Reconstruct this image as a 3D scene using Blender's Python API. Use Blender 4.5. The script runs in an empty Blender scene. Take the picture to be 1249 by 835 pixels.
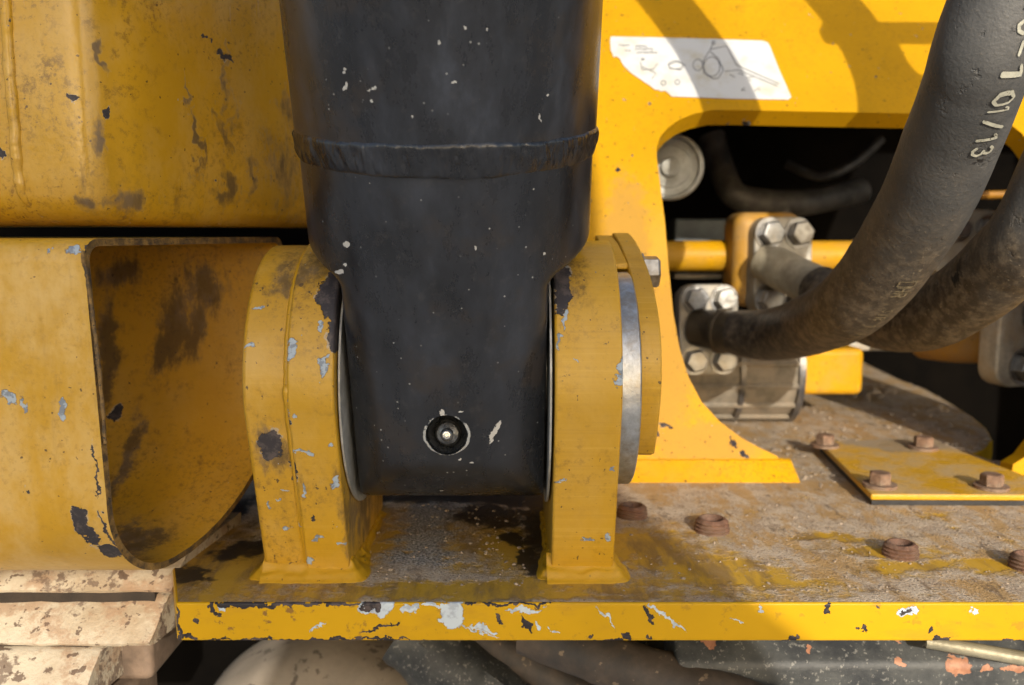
import bpy, bmesh, math, random
from mathutils import Vector, Matrix, noise
from mathutils.geometry import delaunay_2d_cdt
random.seed(7)
S = bpy.context.scene
C = S.collection
R = math.radians

# ------------------------------------------------------------------ camera, sky, sun, exposure
PITCH, FPX, CX, CY = R(7.0), 1082.0, 624.5, 417.5
CAM = Vector((0, 0, 0.168))
cam = bpy.data.cameras.new('camera'); camo = bpy.data.objects.new('camera', cam); C.objects.link(camo)
camo.location = CAM; camo.rotation_euler = (R(90) - PITCH, 0, 0)
cam.sensor_width = 36; cam.lens = 36 * FPX / 1249; cam.clip_start = 0.01; cam.clip_end = 500
cam.dof.use_dof = True; cam.dof.focus_distance = 0.40; cam.dof.aperture_fstop = 9.5
S.camera = camo

SUN_AZ, SUN_EL = R(12), R(20)          # sun behind the camera, a little to the right
SDIR = Vector((math.sin(SUN_AZ) * math.cos(SUN_EL), -math.cos(SUN_AZ) * math.cos(SUN_EL), math.sin(SUN_EL)))
w = bpy.data.worlds.new('World'); S.world = w; w.use_nodes = True
wn = w.node_tree.nodes; wl = w.node_tree.links
sky = wn.new('ShaderNodeTexSky'); sky.sky_type = 'NISHITA'; sky.sun_disc = False
sky.sun_elevation = SUN_EL; sky.sun_rotation = math.pi - SUN_AZ
sky.air_density = 1.0; sky.dust_density = 2.0; sky.ozone_density = 0.6
wl.new(sky.outputs[0], wn['Background'].inputs[0]); wn['Background'].inputs[1].default_value = 0.15
sun = bpy.data.lights.new('sun', 'SUN'); suno = bpy.data.objects.new('sun', sun); C.objects.link(suno)
sun.energy = 2.8; sun.angle = R(0.5); sun.color = (1.0, 0.92, 0.80)
suno.rotation_euler = SDIR.to_track_quat('Z', 'Y').to_euler()
S.view_settings.view_transform = 'Standard'; S.view_settings.look = 'None'
S.view_settings.exposure = 0.62; S.view_settings.gamma = 1.0

# ------------------------------------------------------------------ measuring from the photograph
FW = Vector((0, math.cos(PITCH), -math.sin(PITCH))); UP = Vector((0, math.sin(PITCH), math.cos(PITCH)))
def ray(x, y):
    return FW + Vector((1, 0, 0)) * ((x - CX) / FPX) - UP * ((y - CY) / FPX)
def P(x, y, d):
    r = ray(x, y); return CAM + r * (d / r.y)
def PZ(x, y, z=0.0):
    r = ray(x, y); return CAM + r * ((z - CAM.z) / r.z)

# ------------------------------------------------------------------ object helpers
def tag(o, label=None, cat=None, group=None, kind=None):
    if label: o['label'] = label
    if cat: o['category'] = cat
    if group: o['group'] = group
    if kind: o['kind'] = kind
    return o
def thing(name, label, cat, loc=(0, 0, 0), group=None):
    o = bpy.data.objects.new(name, None); C.objects.link(o); o.location = loc
    o.empty_display_size = 0.02
    return tag(o, label, cat, group)
def adopt(o, parent):
    o.parent = parent
    o.matrix_parent_inverse = Matrix.Translation(-abs_loc(parent))
def abs_loc(o):
    v = Vector(o.location)
    return v
def mesh(name, verts, faces, mat, parent=None, smooth=False, bevel=0, seg=2, sub=0, angle=35):
    me = bpy.data.meshes.new(name)
    me.from_pydata([tuple(v) for v in verts], [], faces)
    bm = bmesh.new(); bm.from_mesh(me)
    bmesh.ops.remove_doubles(bm, verts=bm.verts, dist=1e-6)
    bmesh.ops.recalc_face_normals(bm, faces=bm.faces)
    if smooth:
        for f in bm.faces: f.smooth = True
        for e in bm.edges:
            if len(e.link_faces) == 2 and e.calc_face_angle(0) > R(angle): e.smooth = False
    bm.to_mesh(me); bm.free()
    me.materials.append(mat)
    o = bpy.data.objects.new(name, me); C.objects.link(o)
    if parent is not None: adopt(o, parent)
    if bevel:
        m = o.modifiers.new('b', 'BEVEL'); m.width = bevel; m.segments = seg; m.limit_method = 'ANGLE'; m.angle_limit = R(30)
        m.harden_normals = False
        for p in me.polygons: p.use_smooth = True
        if not smooth:
            wnm = o.modifiers.new('w', 'WEIGHTED_NORMAL'); wnm.keep_sharp = True
    return o
def prism_x(poly, x0, x1):                 # poly of (y, z), extruded along X
    n = len(poly)
    v = [(x0, a, b) for a, b in poly] + [(x1, a, b) for a, b in poly]
    f = [tuple(range(n)), tuple(range(2 * n - 1, n - 1, -1))] + [(i, (i + 1) % n, n + (i + 1) % n, n + i) for i in range(n)]
    return v, f
def prism_z(poly, z0, z1):
    n = len(poly)
    v = [(a, b, z0) for a, b in poly] + [(a, b, z1) for a, b in poly]
    f = [tuple(range(n)), tuple(range(2 * n - 1, n - 1, -1))] + [(i, (i + 1) % n, n + (i + 1) % n, n + i) for i in range(n)]
    return v, f
def box(c, s):
    x, y, z = c; a, b, d = s[0] / 2, s[1] / 2, s[2] / 2
    v = [(x + i * a, y + j * b, z + k * d) for i in (-1, 1) for j in (-1, 1) for k in (-1, 1)]
    return v, [(0, 1, 3, 2), (4, 6, 7, 5), (0, 4, 5, 1), (2, 3, 7, 6), (0, 2, 6, 4), (1, 5, 7, 3)]
def join(*parts):
    V, F = [], []
    for v, f in parts:
        b = len(V); V += [tuple(q) for q in v]; F += [tuple(b + i for i in g) for g in f]
    return V, F
def frame_of(ax):
    ax = Vector(ax).normalized()
    u = ax.orthogonal().normalized()
    return u, ax.cross(u), ax
def lathe(prof, origin, axis, n=48, close=True, sides=None):  # prof: list of (r, s)
    u, v, a = frame_of(axis); o = Vector(origin); V, F = [], []
    m = len(prof)
    for i in range(n):
        t = 2 * math.pi * i / n; d = u * math.cos(t) + v * math.sin(t)
        V += [o + d * r + a * s for r, s in prof]
    for i in range(n):
        j = (i + 1) % n
        for k in range(m - 1): F.append((i * m + k, j * m + k, j * m + k + 1, i * m + k + 1))
    if close:
        if prof[0][0] > 1e-6: F.append(tuple(i * m for i in range(n)))
        if prof[-1][0] > 1e-6: F.append(tuple(i * m + m - 1 for i in range(n - 1, -1, -1)))
    return V, F
def catmull(pts, k=10):
    out = []
    n = len(pts)
    for i in range(n - 1):
        p0, p1, p2, p3 = pts[max(i - 1, 0)], pts[i], pts[i + 1], pts[min(i + 2, n - 1)]
        for j in range(k):
            t = j / k
            out.append([0.5 * (2 * b + (c - a) * t + (2 * a - 5 * b + 4 * c - d) * t * t + (3 * b - a - 3 * c + d) * t ** 3) for a, b, c, d in zip(p0, p1, p2, p3)])
    out.append(list(pts[-1])); return out
def tube(pts, n=24, caps=True, wob=None):   # pts: (x, y, z, r)
    V, F = [], []; m = len(pts)
    fr = tube_frames(pts)
    for i, q in enumerate(pts):
        c = Vector(q[:3]); T, N, B = fr[i]
        for k in range(n):
            t = 2 * math.pi * k / n; d = N * math.cos(t) + B * math.sin(t)
            rr = q[3] * (1 + (wob(c + d * q[3]) if wob else 0))
            V.append(c + d * rr)
    for i in range(m - 1):
        for k in range(n):
            F.append((i * n + k, i * n + (k + 1) % n, (i + 1) * n + (k + 1) % n, (i + 1) * n + k))
    if caps: F.append(tuple(range(n))); F.append(tuple((m - 1) * n + k for k in range(n - 1, -1, -1)))
    return V, F
def tube_frames(pts):
    fr = []; N = None; m = len(pts)
    for i in range(m):
        a, b = Vector(pts[max(i - 1, 0)][:3]), Vector(pts[min(i + 1, m - 1)][:3]); T = (b - a).normalized()
        if N is None: N = (Vector((0, -1, 0)) - T * T.dot(Vector((0, -1, 0)))).normalized()
        else: N = (N - T * N.dot(T)).normalized()
        fr.append((T, N, T.cross(N)))
    return fr

# ------------------------------------------------------------------ material helpers
class NT:
    def __init__(s, name):
        s.m = bpy.data.materials.new(name); s.m.use_nodes = True
        s.t = s.m.node_tree; s.b = s.t.nodes['Principled BSDF']; s.l = s.t.links
        s.obj = s.t.nodes.new('ShaderNodeTexCoord').outputs['Object']
    def n(s, typ, **k):
        q = s.t.nodes.new(typ)
        for a, v in k.items(): setattr(q, a, v)
        return q
    def put(s, sock, v):
        if isinstance(v, (int, float)): sock.default_value = v
        elif isinstance(v, (tuple, list)): sock.default_value = (*v, 1) if len(sock.default_value) == 4 and len(v) == 3 else v
        else: s.l.new(v, sock)
    def noise(s, scale, detail=4, rough=0.6, vec=None, stretch=None, dist=0, off=None):
        v = s.obj if vec is None else vec
        if stretch or off:
            mp = s.n('ShaderNodeMapping'); s.put(mp.inputs[0], v)
            if stretch: mp.inputs['Scale'].default_value = stretch
            if off: mp.inputs['Location'].default_value = off
            v = mp.outputs[0]
        q = s.n('ShaderNodeTexNoise'); s.put(q.inputs['Vector'], v); q.inputs['Scale'].default_value = scale
        q.inputs['Detail'].default_value = detail; q.inputs['Roughness'].default_value = rough; q.inputs['Distortion'].default_value = dist
        return q
    def math(s, op, a, b=0.0, c=None, clamp=False):
        q = s.n('ShaderNodeMath', operation=op); q.use_clamp = clamp
        s.put(q.inputs[0], a); s.put(q.inputs[1], b)
        if c is not None: s.put(q.inputs[2], c)
        return q.outputs[0]
    def ramp(s, v, a, b):                   # smooth 0..1 between a and b (a > b gives the inverse)
        q = s.n('ShaderNodeMapRange', interpolation_type='SMOOTHSTEP'); s.put(q.inputs[0], v)
        inv = a > b
        q.inputs[1].default_value = min(a, b); q.inputs[2].default_value = max(a, b)
        q.inputs[3].default_value = 1.0 if inv else 0.0; q.inputs[4].default_value = 0.0 if inv else 1.0
        return q.outputs[0]
    def mix(s, f, a, b):
        q = s.n('ShaderNodeMix', data_type='RGBA'); s.put(q.inputs[0], f); s.put(q.inputs[6], a); s.put(q.inputs[7], b)
        return q.outputs[2]
    def mixf(s, f, a, b):
        q = s.n('ShaderNodeMix', data_type='FLOAT'); s.put(q.inputs[0], f); s.put(q.inputs[2], a); s.put(q.inputs[3], b)
        return q.outputs[0]
    def sep(s):
        q = s.n('ShaderNodeSeparateXYZ'); s.put(q.inputs[0], s.obj); return q.outputs
    def warp(s, amp, scale):
        q = s.noise(scale, 3, 0.65)
        v = s.n('ShaderNodeVectorMath', operation='SUBTRACT'); s.l.new(q.outputs['Color'], v.inputs[0]); v.inputs[1].default_value = (.5, .5, .5)
        k = s.n('ShaderNodeVectorMath', operation='SCALE'); s.l.new(v.outputs[0], k.inputs[0]); k.inputs['Scale'].default_value = amp
        a = s.n('ShaderNodeVectorMath', operation='ADD'); s.l.new(k.outputs[0], a.inputs[0]); s.put(a.inputs[1], s.obj)
        return a.outputs[0]
    def blobs(s, lst, vec):                 # lst of (centre, (rx, ry, rz), (ax, ay, az) degrees): 1 inside
        d = None
        for k_, (c, r, e) in enumerate(lst):
            if k_ and k_ % 5 == 0:
                q = s.n('ShaderNodeVectorMath', operation='MULTIPLY_ADD'); s.l.new(d, q.inputs[0]); q.inputs[1].default_value = (1e-9,) * 3; s.put(q.inputs[2], vec); vec = q.outputs[0]
            mp = s.n('ShaderNodeMapping', vector_type='TEXTURE'); s.put(mp.inputs['Vector'], vec)
            mp.inputs['Location'].default_value = c; mp.inputs['Rotation'].default_value = [R(a) for a in e]; mp.inputs['Scale'].default_value = r
            ln = s.n('ShaderNodeVectorMath', operation='LENGTH'); s.l.new(mp.outputs[0], ln.inputs[0])
            d = ln.outputs['Value'] if d is None else s.math('MINIMUM', d, ln.outputs['Value'])
        return d
    def bump(s, h, strength, dist):
        q = s.n('ShaderNodeBump'); s.put(q.inputs['Height'], h); q.inputs['Strength'].default_value = strength; q.inputs['Distance'].default_value = dist
        return q.outputs[0]
    def out(s, col, rough, metal=0.0, normal=None, spec=None):
        s.put(s.b.inputs['Base Color'], col); s.put(s.b.inputs['Roughness'], rough); s.put(s.b.inputs['Metallic'], metal)
        if normal is not None: s.put(s.b.inputs['Normal'], normal)
        if spec is not None: s.b.inputs['Specular IOR Level'].default_value = spec
        return s.m

YEL = (0.53, 0.295, 0.015)
PRIMER = (0.36, 0.42, 0.48)
DARKM = (0.030, 0.026, 0.030)
GRIME = (0.085, 0.050, 0.018)
DUST = (0.30, 0.225, 0.15)
RUST = (0.16, 0.065, 0.03)

def chip(x, y, d, w_, h_, ang=0, dep=0.05):    # screen-sized chip in pixels on a surface at depth d that faces the camera
    k = d / FPX * 0.5
    return (P(x, y, d), (w_ * k, dep, h_ * k), (0, ang, 0))
def paint(name, base=YEL, primer=(), dark=(), grime=(), dust=(), wear=0.5, streak=0.5, rough=0.42, seed=0, edge=None, dustamt=0.0, pale=0.0, lines=0.0, spec=None, dustcol=(0.15, 0.12, 0.10), duststr=.9):
    t = NT(name); off = (seed * 3.1, seed * 1.7, seed * 2.3)
    big = t.noise(9, 5, 0.6, off=off).outputs[0]
    col = t.mix(t.ramp(big, 0.3, 0.72), tuple(c * 0.90 for c in base), tuple(min(c * 1.06, 1) for c in base))
    if pale:
        pl = t.noise(28, 5, 0.7, off=off, stretch=(1, 1, .6)).outputs[0]
        col = t.mix(t.math('MULTIPLY', t.ramp(pl, .4, .7), pale), col, (0.62, 0.42, 0.15))
    if lines:
        ln = t.noise(500, 3, .7, stretch=(.02, .3, 1), off=off).outputs[0]
        col = t.mix(t.math('MULTIPLY', t.ramp(ln, .52, .70), lines), col, (0.30, .16, .03)); col = t.mix(t.math('MULTIPLY', t.ramp(ln, .46, .32), lines), col, (.72, .46, .10))
    # vertical rub marks and thin grime
    st = t.noise(60, 6, 0.7, stretch=(1, 1, 0.12), off=off).outputs[0]
    pa = t.noise(13, 4, 0.6, off=(off[1], off[0], 5)).outputs[0]
    stf = t.math('MULTIPLY', t.ramp(st, 0.56, 0.72), t.ramp(pa, 0.46, 0.64))
    col = t.mix(t.math('MULTIPLY', stf, 0.75 * streak), col, GRIME)
    fine = t.noise(420, 4, 0.7, off=off).outputs[0]
    gm = t.math('MULTIPLY', t.ramp(fine, 0.5, 0.7), t.ramp(pa, 0.42, 0.62))
    gm2 = t.math('MULTIPLY', t.ramp(t.noise(170, 7, .78, off=(off[1], 2, off[2])).outputs[0], .50, .66), t.ramp(t.noise(24, 4, .65, off=(1, off[2], off[0])).outputs[0], .42, .64))
    col = t.mix(t.math('MULTIPLY', t.math('MAXIMUM', gm, gm2), 0.62 * streak), col, (0.17, 0.088, 0.022))
    rgh = t.mixf(stf, t.math('ADD', rough - .06, t.math('MULTIPLY', big, .14)), 0.75)
    if dustamt:
        dn = t.noise(35, 6, 0.65, off=off).outputs[0]
        df = t.math('MULTIPLY', t.ramp(dn, 0.38, 0.66), dustamt)
        col = t.mix(df, col, DUST); rgh = t.mixf(df, rgh, 0.85)
    wv = t.warp(0.010, 170)
    wv2 = t.warp(0.022, 60)
    if grime:
        d = t.blobs(grime, wv2)
        brk = t.noise(210, 8, 0.8, off=off, stretch=(1, 1, .28)).outputs[0]
        md = t.noise(38, 5, 0.7, off=(off[2], 1, off[0]), stretch=(1, 1, .45)).outputs[0]
        q = t.math('ADD', d, t.math('ADD', t.math('MULTIPLY', t.math('SUBTRACT', brk, .5), 2.6), t.math('MULTIPLY', t.math('SUBTRACT', md, .5), 2.2)))
        gf = t.math('MULTIPLY', t.ramp(q, 1.25, 0.35), 0.80)
        col = t.mix(gf, col, t.mix(t.ramp(md, .4, .6), (0.070, 0.046, 0.022), (0.125, 0.100, 0.082))); rgh = t.mixf(gf, rgh, 0.8)
    if dust:
        d = t.blobs(dust, wv2)
        brk = t.noise(160, 6, 0.75, off=off).outputs[0]
        gf = t.math('MULTIPLY', t.ramp(t.math('ADD', d, t.math('MULTIPLY', t.math('SUBTRACT', brk, .5), 1.3)), 1.15, 0.7), duststr)
        col = t.mix(gf, col, dustcol); rgh = t.mixf(gf, rgh, 0.9)
    # random small chips
    sp = t.noise(150, 3, 0.6, off=off).outputs[0]
    cl = t.noise(30, 3, 0.6, off=(off[2], 3, off[0])).outputs[0]
    th = t.math('SUBTRACT', sp, t.math('MULTIPLY', cl, -0.25))
    lim = 0.905 - 0.07 * wear
    ck = t.ramp(th, lim, lim + 0.006)
    ckd = t.ramp(th, lim + 0.012, lim + 0.018)
    col = t.mix(ck, col, PRIMER); col = t.mix(ckd, col, DARKM)
    dots = t.noise(330, 2, 0.5, off=(off[2], off[0], off[1])).outputs[0]
    dk = t.ramp(dots, 0.715 - 0.02 * wear, 0.735 - 0.02 * wear)
    col = t.mix(t.math('MULTIPLY', dk, .8), col, (0.05, 0.03, 0.02))
    h = t.math('MULTIPLY', ck, -1.0)
    if primer:
        d = t.blobs(primer, wv)
        pk = t.ramp(d, 1.0, 0.93); ed = t.ramp(d, 1.12, 1.0)
        col = t.mix(t.math('MULTIPLY', ed, .55), col, (0.10, 0.07, 0.04))
        col = t.mix(pk, col, t.mix(t.ramp(t.noise(260, 4).outputs[0], .48, .56), PRIMER, (0.20, 0.23, 0.27)))
        h = t.math('SUBTRACT', h, pk); rgh = t.mixf(pk, rgh, 0.6)
    if dark:
        d = t.blobs(dark, wv)
        pk = t.ramp(d, 1.0, 0.92)
        ed = t.ramp(d, 1.16, 1.1)
        sp2 = t.ramp(t.noise(95, 3, off=(2, 5, 1)).outputs[0], .52, .55)
        col = t.mix(t.math('MULTIPLY', t.math('MULTIPLY', ed, sp2), 0.4), col, PRIMER)
        col = t.mix(pk, col, t.mix(t.ramp(t.noise(200, 5, .7).outputs[0], .45, .65), DARKM, (0.085, 0.068, 0.064)))
        h = t.math('SUBTRACT', h, pk); rgh = t.mixf(pk, rgh, 0.65)
    hh = t.math('ADD', t.math('MULTIPLY', h, 1.0), t.math('MULTIPLY', t.noise(300, 3, .5).outputs[0], 0.22))
    hh = t.math('ADD', hh, t.math('MULTIPLY', t.noise(45, 3, .5).outputs[0], 0.5))
    return t.out(col, rgh, 0, t.bump(hh, 0.8, 0.0009), spec)

def plain(name, col, rough=0.6, metal=0.0, var=0.3, scale=60, bump=0.3, spots=None, dirt=None, dirtamt=0.5):
    t = NT(name)
    n1 = t.noise(scale, 6, 0.65).outputs[0]
    c = t.mix(t.ramp(n1, .3, .7), tuple(q * (1 - var) for q in col), tuple(min(q * (1 + var), 1) for q in col))
    if dirt:
        c = t.mix(t.math('MULTIPLY', t.ramp(t.noise(scale * .6, 6, .7, off=(4, 1, 2)).outputs[0], .42, .62), dirtamt), c, dirt)
    if spots:
        c = t.mix(t.ramp(t.noise(scale * 3, 3, .6, off=(1, 7, 2)).outputs[0], .62, .66), c, spots)
    n2 = t.noise(scale * 6, 4, .6).outputs[0]
    return t.out(c, t.math('ADD', rough - .1, t.math('MULTIPLY', n1, .2)), metal, t.bump(t.math('ADD', n1, t.math('MULTIPLY', n2, .4)), bump, 0.0012))

# ------------------------------------------------------------------ ground under the machine
m_ground = plain('ground_gravel', (0.30, 0.29, 0.28), 0.95, 0, .25, 3, .6)
mesh('ground', [(-200, -200, -.85), (200, -200, -.85), (200, 200, -.85), (-200, 200, -.85)], [(0, 1, 2, 3)], m_ground)['kind'] = 'structure'
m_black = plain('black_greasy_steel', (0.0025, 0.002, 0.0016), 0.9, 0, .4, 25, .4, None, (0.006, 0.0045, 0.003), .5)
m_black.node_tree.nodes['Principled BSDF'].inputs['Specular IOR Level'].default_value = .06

# ------------------------------------------------------------------ pin centre and cylinder axis
PC = Vector((-0.030, 0.460, 0.0965))
LEAN = R(19)
AX = Vector((0, -math.sin(LEAN), math.cos(LEAN)))     # along the cylinder
AD = Vector((0, -math.cos(LEAN), -math.sin(LEAN)))    # its front

# ------------------------------------------------------------------ base plate
def xy(v): return (v.x, v.y)
m_plate = None
def plate_material(is_top):
    t = NT('base_plate_top' if is_top else 'base_plate_edge')
    X, Y, Z = t.sep()
    big = t.noise(10, 5, .6).outputs[0]
    yb_ = (.55, .31, .005)
    yel = t.mix(t.ramp(big, .3, .7), tuple(c * .9 for c in yb_), tuple(c * 1.05 for c in yb_))
    wv = t.warp(.010, 170); wv2 = t.warp(.035, 40)
    if is_top:
        # scratches dragged to the right-down, brown stain under dust
        st = t.noise(55, 6, .7, stretch=(1, .22, 1), vec=None).outputs[0]
        stain = t.math('MULTIPLY', t.ramp(st, .44, .62), .75)
        yt = t.mix(stain, yel, (0.15, 0.085, 0.03))
        # dust lies on the top; scraped clear in places
        bl = lambda x, y, a, b, ang=0: (PZ(x, y), (a, b, .05), (0, 0, ang))
        clear = t.blobs([bl(780, 665, .036, .034), bl(850, 690, .044, .026, -20), bl(930, 705, .036, .014, -15), bl(690, 712, .075, .010), bl(560, 725, .16, .007),
                         bl(1130, 692, .035, .010, 10), bl(1075, 672, .030, .012, 0), bl(1215, 690, .022, .010), bl(280, 690, .055, .06), bl(1010, 655, .022, .006, -10),
                         bl(625, 665, .030, .055, 20), bl(440, 655, .020, .07), bl(540, 716, .10, .012)], wv2)
        brk = t.noise(90, 6, .75).outputs[0]
        cf = t.math('MULTIPLY', t.ramp(t.math('ADD', clear, t.math('MULTIPLY', t.math('SUBTRACT', brk, .5), 3.2)), 1.35, .45), .88)
        dn = t.noise(60, 6, .7, off=(3, 3, 3)).outputs[0]; gr = t.noise(700, 3, .6).outputs[0]
        dcol = t.mix(t.ramp(dn, .35, .65), (0.38, 0.285, 0.195), (0.56, 0.45, 0.325))
        dcol = t.mix(t.ramp(gr, .55, .68), dcol, (0.56, 0.47, 0.36)); dcol = t.mix(t.ramp(gr, .42, .34), dcol, (0.11, .08, .055))
        grey = t.blobs([bl(515, 660, .026, .040, 10), bl(535, 630, .02, .05)], wv2)
        gcol = t.mix(t.ramp(gr, .42, .62), (0.13, 0.125, 0.115), (0.50, .475, .44))
        dcol = t.mix(t.ramp(t.math('ADD', grey, t.math('MULTIPLY', t.math('SUBTRACT', brk, .5), .8)), 1.2, .8), dcol, gcol)
        thin = t.ramp(t.noise(26, 6, .7, off=(8, 1, 0)).outputs[0], .60, .68)
        ochre = t.math('MULTIPLY', t.ramp(t.noise(48, 7, .75, stretch=(1, .45, 1), off=(2, 9, 4)).outputs[0], .46, .57), t.ramp(X, .03, .10))
        dcol = t.mix(t.math('MULTIPLY', ochre, .7), dcol, (0.42, .235, .055))
        dk2 = t.ramp(t.noise(95, 6, .75, stretch=(1, .4, 1), off=(5, 5, 4)).outputs[0], .55, .64)
        dcol = t.mix(t.math('MULTIPLY', dk2, .7), dcol, (0.13, .085, .05))
        df = t.math('MULTIPLY', t.math('SUBTRACT', 1, t.math('MAXIMUM', cf, t.math('MULTIPLY', thin, .8))), .97)
        coltop = t.mix(df, yt, dcol)
        oil = t.blobs([bl(600, 628, .026, .022), bl(625, 655, .010, .016, 30), bl(662, 640, .014, .06), bl(428, 640, .013, .07), bl(560, 604, .06, .02), bl(665, 690, .010, .02), bl(425, 700, .008, .02), bl(425, 650, .010, .06, 0), bl(640, 608, .06, .018), bl(250, 640, .016, .06, -8), bl(228, 700, .012, .012), bl(300, 668, .012, .02, -30), bl(645, 680, .006, .02)], wv2)
        of = t.ramp(t.math('ADD', oil, t.math('MULTIPLY', t.math('SUBTRACT', brk, .5), 2.0)), 1.15, .7)
        coltop = t.mix(t.math('MULTIPLY', of, .93), coltop, (0.022, .017, .014))
        rg = t.mixf(of, t.mixf(df, .55, .95), .45)
        hgt = t.math('MULTIPLY', df, t.math('ADD', t.math('MULTIPLY', dn, 1.2), t.math('MULTIPLY', gr, .9)))
        return t.out(coltop, rg, 0, t.bump(hgt, .8, .0014))
    # front face: chips of primer and bare steel
    D = .388
    pr = t.blobs([chip(460, 741, D, 50, 20), chip(550, 751, D, 34, 38), chip(590, 768, D, 40, 7, 22), chip(500, 741, D, 22, 12), chip(640, 745, D, 50, 6, -6), chip(655, 766, D, 6, 14, -30), chip(677, 772, D, 16, 5, 30), chip(815, 754, D, 70, 5, 34),
                  chip(585, 771, D, 60, 3, 24), chip(740, 752, D, 40, 3, 50), chip(385, 768, D, 26, 3, -30), chip(900, 760, D, 18, 3, 20), chip(1190, 745, D, 9, 8), chip(930, 745, D, 9, 6), chip(540, 738, D, 60, 6), chip(270, 742, D, 8, 16, -10), chip(1105, 747, D, 28, 12, -22)], wv)
    dk = t.blobs([chip(452, 740, D, 26, 14), chip(350, 738, D, 200, 7), chip(620, 737, D, 120, 5), chip(290, 738, D, 60, 12), chip(608, 752, D, 8, 22, -30), chip(642, 763, D, 7, 30, -38), chip(465, 767, D, 56, 4, -14), chip(792, 750, D, 8, 34, -34),
                  chip(765, 776, D, 12, 18, -40), chip(745, 783, D, 40, 8), chip(720, 777, D, 8, 6), chip(792, 778, D, 12, 6, 30), chip(260, 745, D, 7, 26, -30), chip(216, 765, D, 8, 60), chip(228, 777, D, 24, 10), chip(1010, 744, D, 11, 12), chip(1052, 766, D, 12, 10),
                  chip(1150, 781, D, 26, 7), chip(968, 779, D, 14, 10), chip(958, 784, D, 14, 6), chip(1137, 768, D, 7, 7), chip(1235, 783, D, 26, 6), chip(1072, 742, D, 5, 5), chip(380, 782, D, 300, 5), chip(1105, 747, D, 16, 6, -22), chip(237, 760, D, 10, 6)], wv)
    fn = t.noise(150, 4, .65, off=(9, 2, 1)).outputs[0]; cl = t.ramp(X, -.02, -.13)
    spk = t.math('MULTIPLY', t.ramp(fn, .60, .68), t.math('ADD', t.math('MULTIPLY', cl, .55), .30))
    cfr = t.mix(spk, yel, (0.16, .08, .035))
    fst = t.noise(40, 5, .7, stretch=(.35, 1, 1)).outputs[0]
    cfr = t.mix(t.math('MULTIPLY', t.ramp(fst, .55, .7), .25), cfr, (0.30, .15, .03))
    cfr = t.mix(t.ramp(pr, 1.0, .92), cfr, t.mix(t.ramp(t.noise(240, 3).outputs[0], .46, .6), (0.52, .58, .62), (0.38, .42, .47)))
    cfr = t.mix(t.ramp(dk, 1.0, .92), cfr, t.mix(t.ramp(fn, .45, .6), (0.03, .027, .03), (0.09, .07, .065)))
    hgt = t.math('MULTIPLY', t.math('ADD', t.ramp(pr, 1, .92), t.ramp(dk, 1, .92)), -.5)
    return t.out(cfr, .42, 0, t.bump(hgt, .8, .0014), .2)
m_plate = plate_material(True); m_plate_edge = plate_material(False)
poly = [xy(PZ(214, 735)), xy(PZ(209, 680)), (-.185, .56), (-.19, .66), (.40, .80), (.42, 1.25), (.475, 1.25), xy(PZ(1060, 445)), xy(PZ(1100, 464)), xy(PZ(1128, 474)), xy(PZ(1160, 492)), xy(PZ(1186, 508)), xy(PZ(1203, 522)), xy(PZ(1211, 537)),
        xy(PZ(1202, 548)), xy(PZ(1188, 553)), xy(PZ(1206, 560)), xy(PZ(1225, 562)), xy(PZ(1249, 573)), xy(PZ(1330, 590)), (.60, .60), (.60, .3885)]
# keep the floor behind the frame to the right of the pin bracket as one slab
poly = [p for p in poly if p != (.40, .80) and p != (.42, 1.25)]
poly.insert(4, (-.19, .72)); poly.insert(5, (.10, 1.25))
bp = thing('base_plate', 'thick yellow steel base plate with chipped front edge and dusty top', 'plate', (0, .39, -.0185))
v, f = prism_z(poly, -.0185, 0)
pl_o = mesh('plate', v, f, m_plate, bp, bevel=.0012, seg=2)
pl_o.data.materials.append(m_plate_edge)
for q in pl_o.data.polygons: q.material_index = 0 if q.normal.z > .7 else 1
pl_o.modifiers['b'].material = 1

# ------------------------------------------------------------------ lugs on the plate
cy, cz = PC.y, PC.z
def lug_poly(r, n=40, base_front=.4205, base_back=.532):
    out = [(base_front, -0.0)]
    a0, a1 = R(186), R(-10)
    for i in range(n + 1):
        a = a0 + (a1 - a0) * i / n
        out.append((cy + r * math.cos(a), cz + r * math.sin(a)))
    out.append((base_back, 0.0)); return out
DL = .395
m_lugR = paint('lug_paint_right', dark=[chip(688, 345, DL, 30, 70), chip(684, 325, DL, 34, 30), chip(678, 318, DL, 16, 30), chip(683, 370, DL, 14, 40), chip(695, 365, DL, 10, 20, 30)],
               primer=[chip(690, 388, DL, 6, 22, 10), chip(681, 415, DL, 6, 20), chip(759, 450, DL, 12, 34, 8), chip(752, 462, DL, 8, 14), chip(720, 675, DL, 16, 7, -8), chip(690, 590, DL, 8, 4), chip(684, 594, DL, 10, 4, 10), chip(748, 672, DL, 4, 16), chip(750, 578, DL, 6, 5), chip(700, 440, DL, 10, 3, 15)],
               grime=[chip(690, 340, DL, 50, 80)], wear=.4, streak=.8, rough=.36, seed=1, lines=.16, pale=.2)
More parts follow.
